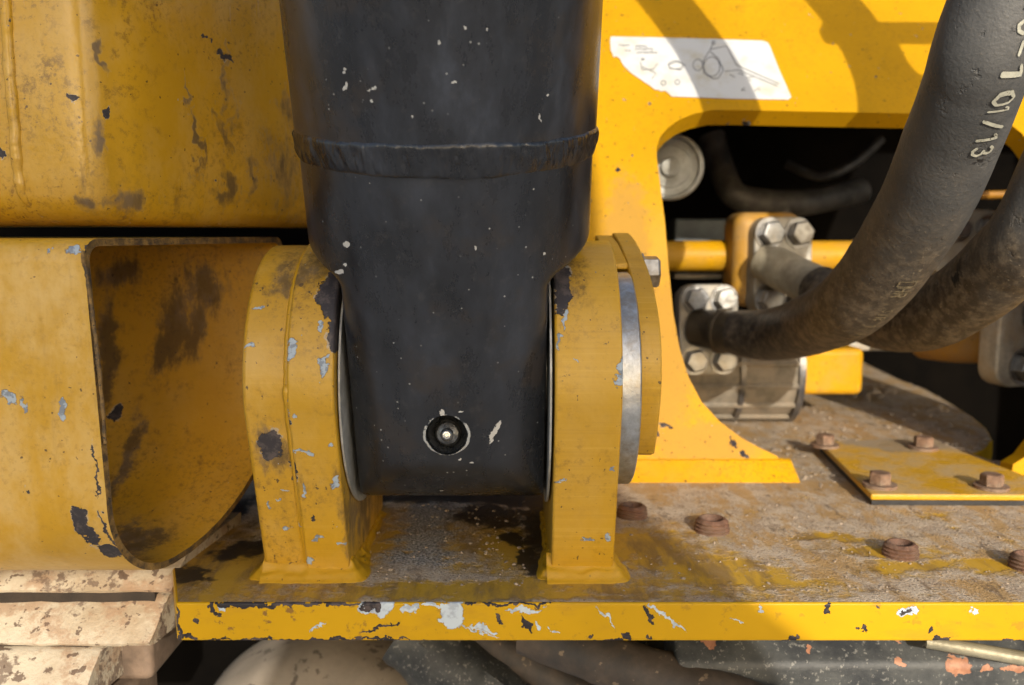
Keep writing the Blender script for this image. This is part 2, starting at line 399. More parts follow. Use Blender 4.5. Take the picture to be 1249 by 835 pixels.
m_lugL = paint('lug_paint_left', dark=[chip(399, 362, DL, 40, 56, -12), chip(409, 405, DL, 20, 60), chip(404, 330, DL, 26, 40), chip(396, 345, DL, 20, 30), chip(407, 330, DL, 20, 40), chip(326, 545, DL, 28, 44, 8), chip(318, 548, DL, 14, 36), chip(353, 580, DL, 6, 30), chip(370, 645, DL, 5, 5), chip(352, 520, DL, 5, 40)],
               primer=[chip(356, 427, DL, 11, 26, 12), chip(397, 447, DL, 12, 28, 4), chip(389, 398, DL, 9, 15), chip(305, 378, DL, 16, 5), chip(303, 425, DL, 16, 7), chip(363, 506, DL, 8, 10, 30), chip(368, 553, DL, 26, 5, 8), chip(404, 596, DL, 12, 20, 25), chip(402, 545, DL, 8, 6, 10), chip(364, 606, DL, 5, 22), chip(352, 505, DL, 5, 44),
                       chip(375, 675, DL, 14, 6, -30), chip(337, 663, DL, 12, 6, 20), chip(405, 682, DL, 14, 6), chip(330, 620, DL, 8, 3), chip(340, 610, DL, 4, 3), chip(317, 628, DL, 5, 14), chip(366, 705, DL, 12, 10)],
               grime=[chip(365, 330, DL, 60, 60), chip(330, 340, DL, 40, 60), chip(325, 545, DL, 44, 70), ((-.0797, .46, .030), (.004, .075, .030), (0, 0, 0)), ((-.0797, .50, .05), (.004, .06, .05), (0, 0, 0))], wear=.6, streak=1.25, rough=.36, seed=2, lines=.08, pale=.3)
lgR = thing('mounting_lug', 'thick yellow lug right of the black cylinder, carrying the pin discs', 'lug', (.035, .46, 0), 'lugs that hold the cylinder pin')
v, f = prism_x(lug_poly(.0680), .0193, .0498); mesh('lug_plate', v, f, m_lugR, lgR, smooth=True, bevel=.0012, seg=3)
lgL = thing('mounting_lug', 'yellow double lug left of the black cylinder, with chipped paint and dark bare patches', 'lug', (-.095, .46, 0), 'lugs that hold the cylinder pin')
v, f = prism_x(lug_poly(.0690), -.1010, -.0797); mesh('lug_plate', v, f, m_lugL, lgL, smooth=True, bevel=.0014, seg=3)
v, f = prism_x(lug_poly(.0655, base_front=.4225), -.1222, -.1012); mesh('outer_lug_plate', v, f, m_lugL, lgL, smooth=True, bevel=.0022, seg=3)
# weld in the seam between the two left plates
def bead(pts, r, name, mat, parent, amp=.18, freq=260, n=10):
    pp = catmull([tuple(p) + (r,) for p in pts], 14)
    v, f = tube(pp, n, True, lambda q: amp * (noise.noise(q * freq) + .5 * noise.noise(q * freq * 2.3)))
    return mesh(name, v, f, mat, parent, smooth=True, angle=80)
m_weld = paint('weld_paint', wear=.35, streak=.5, rough=.33, seed=3, primer=[chip(365, 705, .38, 14, 8), chip(405, 688, .38, 16, 5), chip(340, 668, .38, 14, 5)])
seam = [(-.1011, cy + .0648 * math.cos(R(a)), cz + .0648 * math.sin(R(a))) for a in range(188, 60, -12)]
bead([(-.1011, .4228, .006)] + seam, .0021, 'seam_weld', m_weld, lgL)
# foot welds: sloping fillets with ripples, all round each lug
def foot_weld(x0, x1, yb, parent, wf=.0155, h=.0125, side=1, r=.012):
    V, F = [], []; n = 110; k = 16
    path = []
    for i in range(n + 1):                       # along the front from x0 to x1, then round the outer corner to the back
        u = i / n
        path.append(u)
    pts = []
    L1 = x1 - x0; L2 = .10
    for u in path:
        s = u * (L1 + L2)
        if s < L1: pts.append((Vector((x0 + s, yb, 0)), Vector((0, -1, 0))))
        else: pts.append((Vector((x1, yb + (s - L1), 0)), Vector((1, 0, 0))))
    if side < 0: pts = [(Vector((x0 + x1 - p.x, p.y, 0)), Vector((-d.x, d.y, 0))) for p, d in pts]
    # smooth the outward direction
    ds = [d for _, d in pts]
    for i, (p, d) in enumerate(pts):
        a = Vector((0, 0, 0))
        for j in range(max(0, i - 5), min(n, i + 5) + 1): a += ds[j]
        a.normalize(); row = []
        uu = max(0, (i / n * (L1 + L2) - L1) / L2); tp = 1 - .6 * min(uu * 2.5, 1)
        for q in range(k + 1):
            t = q / k; ang = t * math.pi / 2
            off = wf * t * tp
            z = h * tp * (1 - t) ** 1.35
            rp = noise.noise(Vector((p.x * 220 + i * .01, p.y * 220, t * 1.2))) * .0011 + noise.noise(Vector((p.x * 600, p.y * 600, t * 3))) * .0004
            wig = noise.noise(Vector((p.x * 130, p.y * 130, 9))) * .0010 * t
            rp += .0008 * math.sin(t * 13 + 3 * noise.noise(Vector((p.x * 70, p.y * 70, 1)))) * (.5 + noise.noise(Vector((p.x * 120, p.y * 120, t * 2))))
            bump_ = rp * math.sin(math.pi * min(t + .12, 1))
            V.append(p + a * (off + wig - .002) + Vector((0, 0, max(z + bump_, -.0005) if q < k else -.0006)))
    for i in range(n):
        for q in range(k): F.append((i * (k + 1) + q, (i + 1) * (k + 1) + q, (i + 1) * (k + 1) + q + 1, i * (k + 1) + q + 1))
    return mesh('foot_weld', V, F, m_weld, parent, smooth=True, angle=80)
foot_weld(.0170, .0500, .4210, lgR, wf=.0125, h=.011)
foot_weld(.0180, .0505, .4215, lgR, wf=.009, h=.008, side=-1)
foot_weld(-.1225, -.0790, .4212, lgL, side=1, h=.0095, wf=.0120)
foot_weld(-.1225, -.0790, .4230, lgL, side=-1, h=.009, wf=.0115)

# ------------------------------------------------------------------ hydraulic cylinder
CYL = thing('hydraulic_cylinder', 'black hydraulic cylinder with ridged weld ring standing between yellow lugs', 'cylinder', tuple(PC))
def ring_blob(x, y, d, r): return P(x, y, d)
HOLE = P(545, 530, .3985)
def black_paint(name, chips=(), dusty=.5, hole=None, seed=0):
    t = NT(name); off = (seed * 2.1 + 1, seed * 1.3, seed * .7)
    X, Y, Z = t.sep()
    a = t.noise(22, 6, .65, off=off, stretch=(1, 1, .35)).outputs[0]; b = t.noise(70, 7, .72, off=off, stretch=(1, 1, .4)).outputs[0]; c = t.noise(220, 4, .65, off=off).outputs[0]
    col = t.mix(t.ramp(a, .35, .68), (0.010, 0.011, 0.0135), (0.024, 0.026, 0.032))
    hz = t.math('MULTIPLY', t.ramp(a, .40, .66), t.ramp(b, .34, .70))
    if hole is not None: hz = t.math('MULTIPLY', hz, t.math('ADD', .12, t.ramp(t.math('ADD', Z, t.math('MULTIPLY', t.math('SUBTRACT', b, .5), .015)), .086, .098)))
    col = t.mix(t.math('MULTIPLY', hz, dusty), col, (0.060, 0.070, 0.092))  # blue-grey haze: dusty smudges plus sky sheen painted into the colour
    br = t.noise(22, 5, .7, off=(off[1], 6, off[0])).outputs[0]
    col = t.mix(t.math('MULTIPLY', t.ramp(br, .50, .66), .6), col, (0.040, 0.030, 0.022))
    col = t.mix(t.math('MULTIPLY', t.ramp(c, .55, .72), .35), col, (0.06, .058, .058))
    rg = t.math('ADD', .06, t.math('ADD', t.math('MULTIPLY', b, .26), t.math('MULTIPLY', a, .20)))
    # specks of pale dust and flecks
    vo = t.n('ShaderNodeTexVoronoi'); t.put(vo.inputs['Vector'], t.obj); vo.inputs['Scale'].default_value = 330
    rnd = t.n('ShaderNodeSeparateColor'); t.l.new(vo.outputs['Color'], rnd.inputs[0])
    sp = t.math('MULTIPLY', t.ramp(vo.outputs['Distance'], .17, .11), t.math('GREATER_THAN', rnd.outputs[0], .90))
    sp = t.math('MULTIPLY', sp, t.ramp(t.noise(20, 3, off=off).outputs[0], .36, .6))
    col = t.mix(t.math('MULTIPLY', sp, .75), col, (0.40, .40, .38))
    vo2 = t.n('ShaderNodeTexVoronoi'); t.put(vo2.inputs['Vector'], t.warp(.004, 300)); vo2.inputs['Scale'].default_value = 130
    rnd2 = t.n('ShaderNodeSeparateColor'); t.l.new(vo2.outputs['Color'], rnd2.inputs[0])
    sp2 = t.math('MULTIPLY', t.ramp(vo2.outputs['Distance'], .11, .09), t.math('GREATER_THAN', rnd2.outputs[1], .975))
    col = t.mix(sp2, col, (0.45, .44, .41))
    h = t.math('ADD', t.math('MULTIPLY', b, .8), t.math('MULTIPLY', c, .35))
    if chips:
        d = t.blobs(chips, t.warp(.0028, 420)); pk = t.ramp(d, 1, .9)
        col = t.mix(pk, col, (0.52, .51, .48)); rg = t.mixf(pk, rg, .6)
    if hole is not None:
        d = t.blobs([(hole, (.0098, .05, .0092), (0, 0, 0))], t.warp(.0022, 300))
        nz = t.ramp(t.math('ADD', t.noise(230, 3, off=(3, 1, 4)).outputs[0], t.ramp(Z, hole.z + .012, hole.z - .012)), .62, .74)
        k = t.math('MULTIPLY', t.math('MULTIPLY', t.ramp(d, 1.13, 1.08), t.ramp(d, .98, 1.0)), nz)
        col = t.mix(k, col, (0.42, .43, .42))
    return t.out(col, rg, 0, t.bump(h, .22, .0007), .6)
DB = .37
ch_e = [chip(604, 526, .398, 6, 34, 28), chip(600, 540, .398, 3, 10, 30), chip(540, 502, .398, 6, 11), chip(420, 330, .40, 14, 6, -10), chip(428, 297, .39, 10, 8), chip(424, 322, .39, 6, 5), chip(563, 500, .398, 8, 3), chip(560, 562, .4, 4, 3), chip(575, 567, .4, 6, 3)]
ch_b = [chip(407, 93, .33, 6, 13, 30), chip(406, 76, .33, 6, 5), chip(407, 72, .33, 5, 3), chip(447, 98, .33, 9, 3, -20), chip(440, 100, .33, 3, 3), chip(443, 113, .33, 4, 3), chip(662, 130, .33, 2, 15, -15), chip(673, 101, .33, 4, 4), chip(496, 134, .33, 3, 3), chip(567, 28, .33, 3, 3), chip(593, 27, .33, 3, 2), chip(551, 92, .33, 8, 3), chip(372, 168, .35, 3, 10), chip(389, 196, .35, 3, 5)]
m_eye = black_paint('cylinder_black_eye', ch_e, .40, HOLE, 1)
m_bar = black_paint('cylinder_black_barrel', ch_b, .85, None, 2)
m_wring = black_paint('cylinder_black_weld', (), .5, None, 3)
def crossr(s, th):
    Rr = .0675; w0 = .0462
    q = min(max((s - .067) / .016, 0), 1)
    ww = w0 + .029 * (q ** 1.7 if q < .35 else (.35 ** 1.7 + (1 - .35 ** 1.7) * math.sin((q - .35) / .65 * math.pi / 2)))
    h = .0665 if s > 0 else max(math.sqrt(max(.0632 ** 2 - s * s, 0)) * (.0665 / .0632), 1e-5)
    c_, s_ = abs(math.cos(th)) + 1e-9, abs(math.sin(th)) + 1e-9
    p = 40
    a = (Rr ** -p + (ww / c_) ** -p) ** (-1 / p)
    p = 30
    return (a ** -p + (h / s_) ** -p) ** (-1 / p)
def eye_mesh():
    ss = [-.0632 * math.cos(R(a)) for a in range(0, 91, 3)]
    ss += [i * .004 for i in range(1, 14)] + [.0565 + i * .001 for i in range(30)] + [.088, .094, .1005, .110, .120, .1275]
    n = 256; V, F = [], []
    for s in ss:
        for i in range(n):
            # denser sampling near the flats' corners
            th = 2 * math.pi * i / n
            r = crossr(s, th)
            V.append(PC + AX * s + Vector((1, 0, 0)) * (r * math.cos(th)) + AD * (r * math.sin(th)))
    for k in range(len(ss) - 1):
        for i in range(n): F.append((k * n + i, k * n + (i + 1) % n, (k + 1) * n + (i + 1) % n, (k + 1) * n + i))
    F.append(tuple(range(n))); F.append(tuple((len(ss) - 1) * n + i for i in range(n - 1, -1, -1)))
    return V, F
v, f = eye_mesh()
eye = mesh('eye', v, f, m_eye, CYL, smooth=True, angle=50)
# drilled recess for the grease nipple
hn = (P(545, 524, .30) - HOLE).normalized(); hn = Vector((0, -.97, .10)).normalized()
v, f = lathe([(.0095, -.009), (.0095, .02)], HOLE, hn, 40)
cut = mesh('cutter', v, f, m_eye)
bo = eye.modifiers.new('hole', 'BOOLEAN'); bo.object = cut; bo.operation = 'DIFFERENCE'; bo.solver = 'EXACT'
bpy.context.view_layer.update()
me2 = bpy.data.meshes.new_from_object(eye.evaluated_get(bpy.context.evaluated_depsgraph_get()))
eye.modifiers.clear(); eye.data = me2
bpy.data.objects.remove(cut)
m_nip = plain('nipple_steel', (0.30, .30, .29), .3, .9, .3, 200, .2, None, (0.05, .045, .04), .6)
m_oilblk = plain('greasy_black', (0.015, .016, .017), .28, 0, .4, 200, .5)
m_tip = plain('nipple_tip_steel', (0.62, .62, .60), .25, .9, .1, 300, .1)
gn = mesh('grease_nipple', *lathe([(.0001, -.0085), (.0056, -.0085), (.0060, -.0070), (.0050, -.0045), (.0028, -.0035), (.0024, -.0012), (.0030, 0), (.0022, .0012), (.0012, .0016), (.0001, .0016)], HOLE, hn, 32), m_nip, CYL, smooth=True)
mesh('recess_lining', *lathe([(.0094, -.001), (.0090, -.0055), (.0066, -.0078), (.0060, -.0086)], HOLE, hn, 40, False), m_oilblk, CYL, smooth=True)
mesh('nipple_tip', *lathe([(.0018, .0013), (.0017, .0021), (.0011, .0022), (.0007, .0018), (.0001, .0018)], HOLE, hn, 20), m_tip, gn, smooth=True)
# barrel
prof = [(.0660, .1265), (.0682, .1275), (.0687, .130)] + [(.0687 + .0002 * i, .130 + .02 * i) for i in range(1, 20)]
v, f = lathe(prof, PC, AX, 128); mesh('barrel', v, f, m_bar, CYL, smooth=True, angle=60)
# weld ring: a band of overlapping ripples
def weld_ring():
    V, F = [], []; n = 1000; k = 22
    for i in range(n):
        th = 2 * math.pi * i / n; dx, dn = math.cos(th), math.sin(th)
        top = .1290 + .0075 * dn + .0011 * noise.noise(Vector((dx * 2.2, dn * 2.2, 3))) + .0004 * noise.noise(Vector((dx * 9, dn * 9, 5)))
        bot = .1150 + .0070 * dn + .0012 * noise.noise(Vector((dx * 2.5, dn * 2.5, 8))) + .0004 * noise.noise(Vector((dx * 11, dn * 11, 1)))
        for j in range(k + 1):
            t = j / k; s = bot + (top - bot) * t
            env = (t ** .5) * (1 - max(0, (t - .80) / .20) ** 2.2) if t > 0 else 0
            env = min(env, 1) if t > 0 else 0
            arc = th * .0690
            ph = arc * 560 + t * t * 4.0 + 1.6 * t + 2.2 * noise.noise(Vector((dx * 6, dn * 6, t * .9)))
            rip = (.0006 * (abs(math.sin(ph * .5)) - .6) * .5 + .0011 * noise.noise(Vector((dx * 13 + t * 1.1, dn * 13, t * 1.3))) + .0005 * noise.noise(Vector((dx * 26 + t * .6, dn * 26, t * 1.6))) + .00035 * noise.noise(Vector((dx * 60 + t, dn * 60, t * 4)))) * math.sin(math.pi * min(max(t, 0), 1)) ** .6
            r = .0672 + .0026 * env + rip * (1 if 0 < t < 1 else 0)
            if j == k: r = .0672
            V.append(PC + AX * s + Vector((1, 0, 0)) * (r * dx) + AD * (r * dn))
    for i in range(n):
        for j in range(k): F.append((i * (k + 1) + j, ((i + 1) % n) * (k + 1) + j, ((i + 1) % n) * (k + 1) + j + 1, i * (k + 1) + j + 1))
    return V, F
v, f = weld_ring(); mesh('weld_ring', v, f, m_wring, CYL, smooth=True, angle=75)

# shims beside the eye
m_shim = plain('shim_pale', (0.42, .42, .40), .45, .2, .2, 120, .2, None, (0.2, .2, .19), .5)
pinX = Vector((1, 0, 0))
for x0, lab in ((-.0789, 'thin pale shim ring between black cylinder and left yellow lug'), (.0172, 'thin pale shim ring between black cylinder and right yellow lug')):
    sh = mesh('shim_washer', *lathe([(.030, 0), (.0672, 0), (.0672, .0009), (.030, .0009), (.030, 0)], (x0, cy + (.004 if x0 < 0 else .002), cz - .001), pinX, 96, False), m_shim, None, smooth=True)
    tag(sh, lab, 'washer', 'shims beside the cylinder eye')
# black rubber seal rings
for x0, lab in ((-.0775, 'black seal ring left of the cylinder eye'), (.0185, 'black seal ring right of the cylinder eye')):
    pass

# pin, spacer and retaining plate on the right lug
m_zinc = plain('zinc_steel', (0.48, .50, .52), .35, .75, .2, 140, .25, None, (0.30, .24, .16), .6)
sp_ = thing('pin_spacer', 'silvery steel spacer ring between right lug and yellow retaining plate', 'spacer', (.055, cy, cz))
mesh('ring', *lathe([(.012, 0), (.0545, 0), (.0552, .0008), (.0552, .0095), (.0545, .0102), (.012, .0102)], (.0500, cy, cz - .0035), pinX, 96), m_zinc, sp_, smooth=True)
rp_c = catmull([(cy - .030, cz - .0370), (cy - .040, cz - .020), (cy - .047, cz + .003), (cy - .040, cz + .026), (cy - .018, cz + .044), (cy + .012, cz + .057), (cy + .049, cz + .067), (cy + .080, cz + .072)], 7)
rp_poly = [(cy - .024, cz - .0390)] + [tuple(p) for p in rp_c] + [(cy + .090, cz + .055), (cy + .080, cz - .0390)]
m_ret = paint('retainer_paint', wear=.15, streak=.5, rough=.45, seed=5, pale=.3, lines=.2)
rt = thing('retaining_plate', 'yellow pin retaining plate outermost on the right lug', 'plate', (.065, cy, cz))
v, f = prism_x(rp_poly, .0604, .0708); mesh('plate', v, f, m_ret, rt, smooth=True, bevel=.0010)
v, f = prism_x([(cy + .004, cz + .0530), (cy + .004, cz + .0560), (cy + .016, cz + .0590), (cy + .049, cz + .0665), (cy + .079, cz + .0705), (cy + .079, cz + .0530)], .0500, .0603); mesh('boss', v, f, m_ret, rt, smooth=True, bevel=.0008)
def hexbolt(r, h, washer=True, wr=1.35, chamf=.12):
    V = []; F = []; rings = [(1, 0), (1, h * (1 - chamf * 1.2)), (.88, h)]
    for k, (q, z) in enumerate(rings):
        for i in range(6):
            a = R(60 * i + 10); V.append((r * q * math.cos(a), r * q * math.sin(a), z))
    for k in range(2):
        for i in range(6): F.append((k * 6 + i, k * 6 + (i + 1) % 6, k * 6 + 6 + (i + 1) % 6, k * 6 + 6 + i))
    F.append(tuple(12 + i for i in range(6))); F.append((5, 4, 3, 2, 1, 0))
    return V, F
def place(vf, loc, axis):
    q = Vector(axis).to_track_quat('Z', 'Y').to_matrix().to_4x4(); q.translation = Vector(loc)
    return [q @ Vector(p) for p in vf[0]], vf[1]
m_bolt = plain('bolt_steel', (0.42, .41, .38), .35, .8, .25, 150, .3, None, (0.18, .15, .11), .6)
rb = thing('retainer_bolt', 'grey hex bolt head behind the top of retaining plate', 'bolt', (.074, .495, .153))
mesh('head', *place(hexbolt(.0092, .0092), (.0724, .494, .147), pinX), m_bolt, rb, bevel=.0004)
mesh('washer', *lathe([(.0001, 0), (.0105, 0), (.0105, .0016), (.0001, .0016)], (.0708, .494, .147), pinX, 32), m_bolt, rb, smooth=True)
pin_o = mesh('pivot_pin', *lathe([(.0001, 0), (.027, 0), (.027, .19), (.0001, .19)], (-.118, cy, cz), pinX, 48), m_bolt, None, smooth=True)
tag(pin_o, 'steel pivot pin running through both lugs and the cylinder eye', 'pin')

# ------------------------------------------------------------------ lower left box channel
CH = thing('box_channel', 'open ended yellow box channel left of the cylinder, below the upper housing', 'channel', (-.25, .43, .01))
D1 = .366
m_chan = paint('channel_paint', primer=[chip(12, 483, D1, 14, 18, -30), chip(31, 495, D1, 7, 22, -14), chip(76, 500, D1, 11, 34, 4), chip(86, 303, D1, 20, 10, -10), chip(60, 306, D1, 6, 6)],
               dark=[chip(98, 632, D1, 18, 26, -20), chip(105, 655, D1, 20, 40, -25), chip(126, 680, D1, 30, 20, 15), chip(95, 640, D1, 9, 50, -10), chip(36, 597, D1, 7, 6), chip(118, 575, D1, 4, 80, -3, .012), chip(128, 650, D1, 5, 60, -10, .012), chip(104, 304, D1, 7, 8)],
               wear=.0, streak=.45, rough=.34, seed=6, pale=.75)
DI = .522
m_chin = paint('channel_inside', base=(.56, .30, .014), dark=[chip(157, 498, DI, 16, 22, 25), chip(221, 625, .52, 16, 34), chip(232, 634, .51, 22, 14), chip(152, 500, DI, 8, 10)],
               grime=[chip(250, 350, DI, 60, 80), chip(215, 400, DI, 40, 140, 20), chip(240, 400, DI, 30, 90, 10), chip(145, 335, DI, 60, 40), chip(135, 430, DI, 24, 150), chip(160, 665, .43, 90, 40), chip(170, 560, .50, 22, 140), chip(150, 305, .46, 110, 30, 0, .06)],
               wear=.3, streak=1.2, rough=.5, seed=16, pale=.2)
m_chend = plain('channel_cut_edge', (0.20, .115, .03), .7, 0, .5, 160, .6, (0.03, .024, .02), (0.035, .027, .020), .85)
def rrect(y0, y1, z0, z1, rt, rb, rk, n=8):
    out = []
    for (cy_, cz_, r_, a0) in ((y0 + rt, z1 - rt, rt, 180), (y1 - .006, z1 - .006, .006, 90), (y1 - rk, z0 + rk, rk, 0), (y0 + rb, z0 + rb, rb, -90)):
        for i in range(n + 1):
            a = R(a0 - 90 * i / n); out.append((cy_ + r_ * math.cos(a), cz_ + r_ * math.sin(a)))
    return out
outer = rrect(.366, .525, .010, .1660, .010, .046, .112, 14); inner = rrect(.3692, .5218, .0132, .1628, .0068, .0428, .1088, 14)
def end_x(y, z): return -.1760 + (y - .366) * .26 + (.004 * math.sin(z * 20))
no = len(outer); V = []; F = []
NX = 14
for j in range(NX + 1):
    for (y, z) in outer + inner:
        xe = end_x(y, z); V.append((-.50 + (xe + .50) * j / NX, y, z))
m2 = 2 * no
for j in range(NX):
    for i in range(no):
        k = (i + 1) % no
        F.append((j * m2 + i, j * m2 + k, (j + 1) * m2 + k, (j + 1) * m2 + i))
        F.append((j * m2 + no + i, (j + 1) * m2 + no + i, (j + 1) * m2 + no + k, j * m2 + no + k))
for i in range(no):
    k = (i + 1) % no; F.append((NX * m2 + i, NX * m2 + k, NX * m2 + no + k, NX * m2 + no + i))
chn = mesh('channel_shell', V, F, m_chan, CH, smooth=True, angle=40)
chn.data.materials.append(m_chin); chn.data.materials.append(m_chend)
for q in chn.data.polygons:
    if q.normal.x > .6: q.material_index = 2
    else:
        cc = q.center; mid = Vector((cc.x, .440, .105))
        if q.normal.dot(mid - cc) > 0: q.material_index = 1
# ragged weld bead along the cut front edge
epts = [(end_x(y, z) - .0002, y, z) for (y, z) in outer]
bead(epts[0:4] + [(end_x(.3665, z), .3668, z) for z in (.14, .12, .1, .08)], .0009, 'edge_bead', m_chend, CH, .5, 500, 8)

# ------------------------------------------------------------------ upper left housing
UH = thing('upper_housing', 'big rounded yellow housing at upper left, above the box channel', 'housing', (-.2, .45, .18))
D2 = .42
m_hous = paint('housing_paint', dark=[chip(104, 125, .41, 12, 9, 20), chip(136, 137, .41, 6, 12, 10), chip(228, 31, .43, 6, 10, -15), chip(245, 50, .43, 12, 18, -30), chip(3, 185, .4, 8, 12), chip(17, 28, .4, 4, 4)],
               grime=[chip(250, 130, .43, 10, 110, 3), chip(225, 160, .43, 7, 90, 2), chip(242, 70, .43, 8, 90, 0), chip(219, 105, .43, 5, 50, 0), chip(128, 170, .41, 14, 60, 2), chip(132, 65, .41, 8, 40), chip(150, 245, .41, 50, 26, -20), chip(115, 250, .41, 24, 18), chip(345, 60, .45, 16, 120), chip(300, 170, .45, 16, 90), chip(258, 225, .44, 16, 50), chip(330, 215, .47, 36, 120), chip(335, 120, .47, 20, 90), chip(285, 215, .45, 10, 60), chip(310, 245, .45, 20, 16)],
               wear=.1, streak=1.2, rough=.22, seed=8, pale=.35)
plan = [(-330, .405), (-100, .402), (0, .400), (20, .3985), (60, .398), (95, .399), (118, .4025), (140, .4085), (170, .4175), (205, .4315), (260, .457), (330, .494), (400, .54), (470, .60)]
pp = catmull([(a, b) for a, b in plan], 6)
V, F = [], []; rows = []
zb = .1712
prof2 = [(.060, zb + .000), (.030, zb + .0002), (.016, zb + .001), (.0085, zb + .0035), (.0035, zb + .008), (.0008, zb + .014), (0, zb + .022), (0, zb + .05), (0, zb + .1), (.002, zb + .25), (.004, zb + .4)]
for (px, d) in pp:
    b = P(px, 150, d)
    for (dy, z) in prof2: V.append((b.x * (1 if True else 1), d + dy, z))
m3 = len(prof2)
for i in range(len(pp) - 1):
    for j in range(m3 - 1): F.append((i * m3 + j, (i + 1) * m3 + j, (i + 1) * m3 + j + 1, i * m3 + j + 1))
mesh('housing_shell', V, F, m_hous, UH, smooth=True, angle=60).modifiers.new('s', 'SOLIDIFY').thickness = -.004
wp = [P(6, -30, .3995), P(10, 40, .399), P(14, 100, .399), P(19, 160, .399), P(22, 200, .3995), P(28, 232, .4005), P(36, 248, .404)]
bead(wp, .0027, 'vertical_weld', m_hous, UH, .25, 160, 12)
# dark frame of the machine behind
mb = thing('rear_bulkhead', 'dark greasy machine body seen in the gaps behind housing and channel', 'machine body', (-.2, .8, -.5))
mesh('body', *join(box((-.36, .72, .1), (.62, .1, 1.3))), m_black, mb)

# ------------------------------------------------------------------ frame plate with cut-out
PROF = [(.598, 0), (.606, .06), (.613, .11), (.620, .155), (.626, .180), (.635, .205), (.650, .232), (.671, .262), (.695, .293), (.78, .402), (.90, .556)]
def fint(x, y):                                # where the ray through a pixel meets the bent plate: (X, arc length)
    r = ray(x, y); s0 = 0; best = None
    for (a, b), (c, d) in zip(PROF, PROF[1:]):
        L = math.hypot(c - a, d - b)
        # CAM + r t ; (Y, Z) on segment
        den = r.y * (d - b) - r.z * (c - a)
        if abs(den) > 1e-12:
            t = (a * (d - b) - (b - CAM.z) * (c - a)) / den
            Yp, Zp = r.y * t, CAM.z + r.z * t
            u = ((Yp - a) * (c - a) + (Zp - b) * (d - b)) / (L * L)
            if -1e-6 <= u <= 1 + 1e-6 and t > 0: return (r.x * t, s0 + u * L)
        s0 += L
    return (r.x * PROF[0][0] / r.y, 0.0)
def fmap(X, s, off=0.0):
    s0 = 0
    for i, ((a, b), (c, d)) in enumerate(zip(PROF, PROF[1:])):
        L = math.hypot(c - a, d - b)
        if s <= s0 + L or i == len(PROF) - 2:
            u = (s - s0) / L; ty, tz = (c - a) / L, (d - b) / L
            return Vector((X, a + (c - a) * u + tz * off, b + (d - b) * u - ty * off))
        s0 += L
cutp = [(962, 583), (948, 556), (925, 545), (905, 534), (878, 514), (856, 490), (840, 460), (829, 425), (821, 380), (816, 330), (811, 270), (806, 230), (801, 190), (801, 180), (805, 167), (814, 156), (828, 146), (845, 139), (868, 134), (900, 134), (1000, 136), (1110, 138), (1205, 140), (1228, 148), (1246, 162), (1262, 185), (1278, 240), (1290, 330), (1292, 430), (1285, 490), (1272, 530), (1252, 556), (1236, 566), (1233, 583)]
outl = [fint(690, 583)] + [fint(*q) for q in cutp] + [fint(1420, 583)]
smax = sum(math.hypot(c - a, d - b) for (a, b), (c, d) in zip(PROF, PROF[1:]))
outl += [(.62, smax * .95), (-.05, smax * .95), (.0, .2)]
pts = [Vector(p) for p in outl]; ne = len(pts)
edges = [(i, (i + 1) % ne) for i in range(ne)]
def inside(p, poly):
    c = False; n = len(poly)
    for i in range(n):
        a, b = poly[i], poly[(i + 1) % n]
        if (a[1] > p[1]) != (b[1] > p[1]) and p[0] < (b[0] - a[0]) * (p[1] - a[1]) / (b[1] - a[1]) + a[0]: c = not c
    return c
allp = list(pts); xx = -.04
while xx < .62:
    ss = .006
    while ss < smax * .95:
        if inside((xx, ss), outl): allp.append(Vector((xx, ss)))
        ss += .012
    xx += .02
rv, re_, rf, *_ = delaunay_2d_cdt(allp, edges, [], 1, 1e-7)
TH = .016
V = [fmap(p.x, p.y, 0) for p in rv] + [fmap(p.x, p.y, TH) for p in rv]; nv = len(rv)
F = [tuple(q) for q in rf] + [tuple(nv + i for i in reversed(q)) for q in rf]
cnt = {}
for q in rf:
    for i in range(len(q)):
        a, b = q[i], q[(i + 1) % len(q)]; cnt[(a, b)] = 1
for (a, b) in list(cnt):
    if (b, a) not in cnt: F.append((b, a, nv + a, nv + b))
DFm = .62
m_frame = paint('frame_paint', base=(.56, .29, .003), spec=.12, primer=[chip(920, 148, .66, 6, 14, 20)], dark=[chip(960, 7, .8, 8, 5), chip(918, 146, .66, 10, 8, 30), chip(756, 205, .63, 8, 6), chip(908, 554, .6, 8, 14, -40), chip(895, 540, .6, 5, 16, -40), chip(812, 520, .6, 18, 6, 20), chip(800, 530, .6, 12, 5, 10), chip(860, 563, .6, 22, 5), chip(935, 566, .6, 12, 4)],
                dust=[chip(800, 440, .6, 120, 260), chip(860, 540, .6, 160, 60), chip(765, 300, .62, 60, 200)], dustcol=(0.33, .20, .085), duststr=.4, wear=.85, streak=.5, rough=.45, seed=11)
FR = thing('chassis_plate', 'yellow bent frame plate with large cut-out, leaning back behind the hoses', 'frame', (.25, .62, 0))
mesh('frame_plate', V, F, m_frame, FR, smooth=True, angle=30)
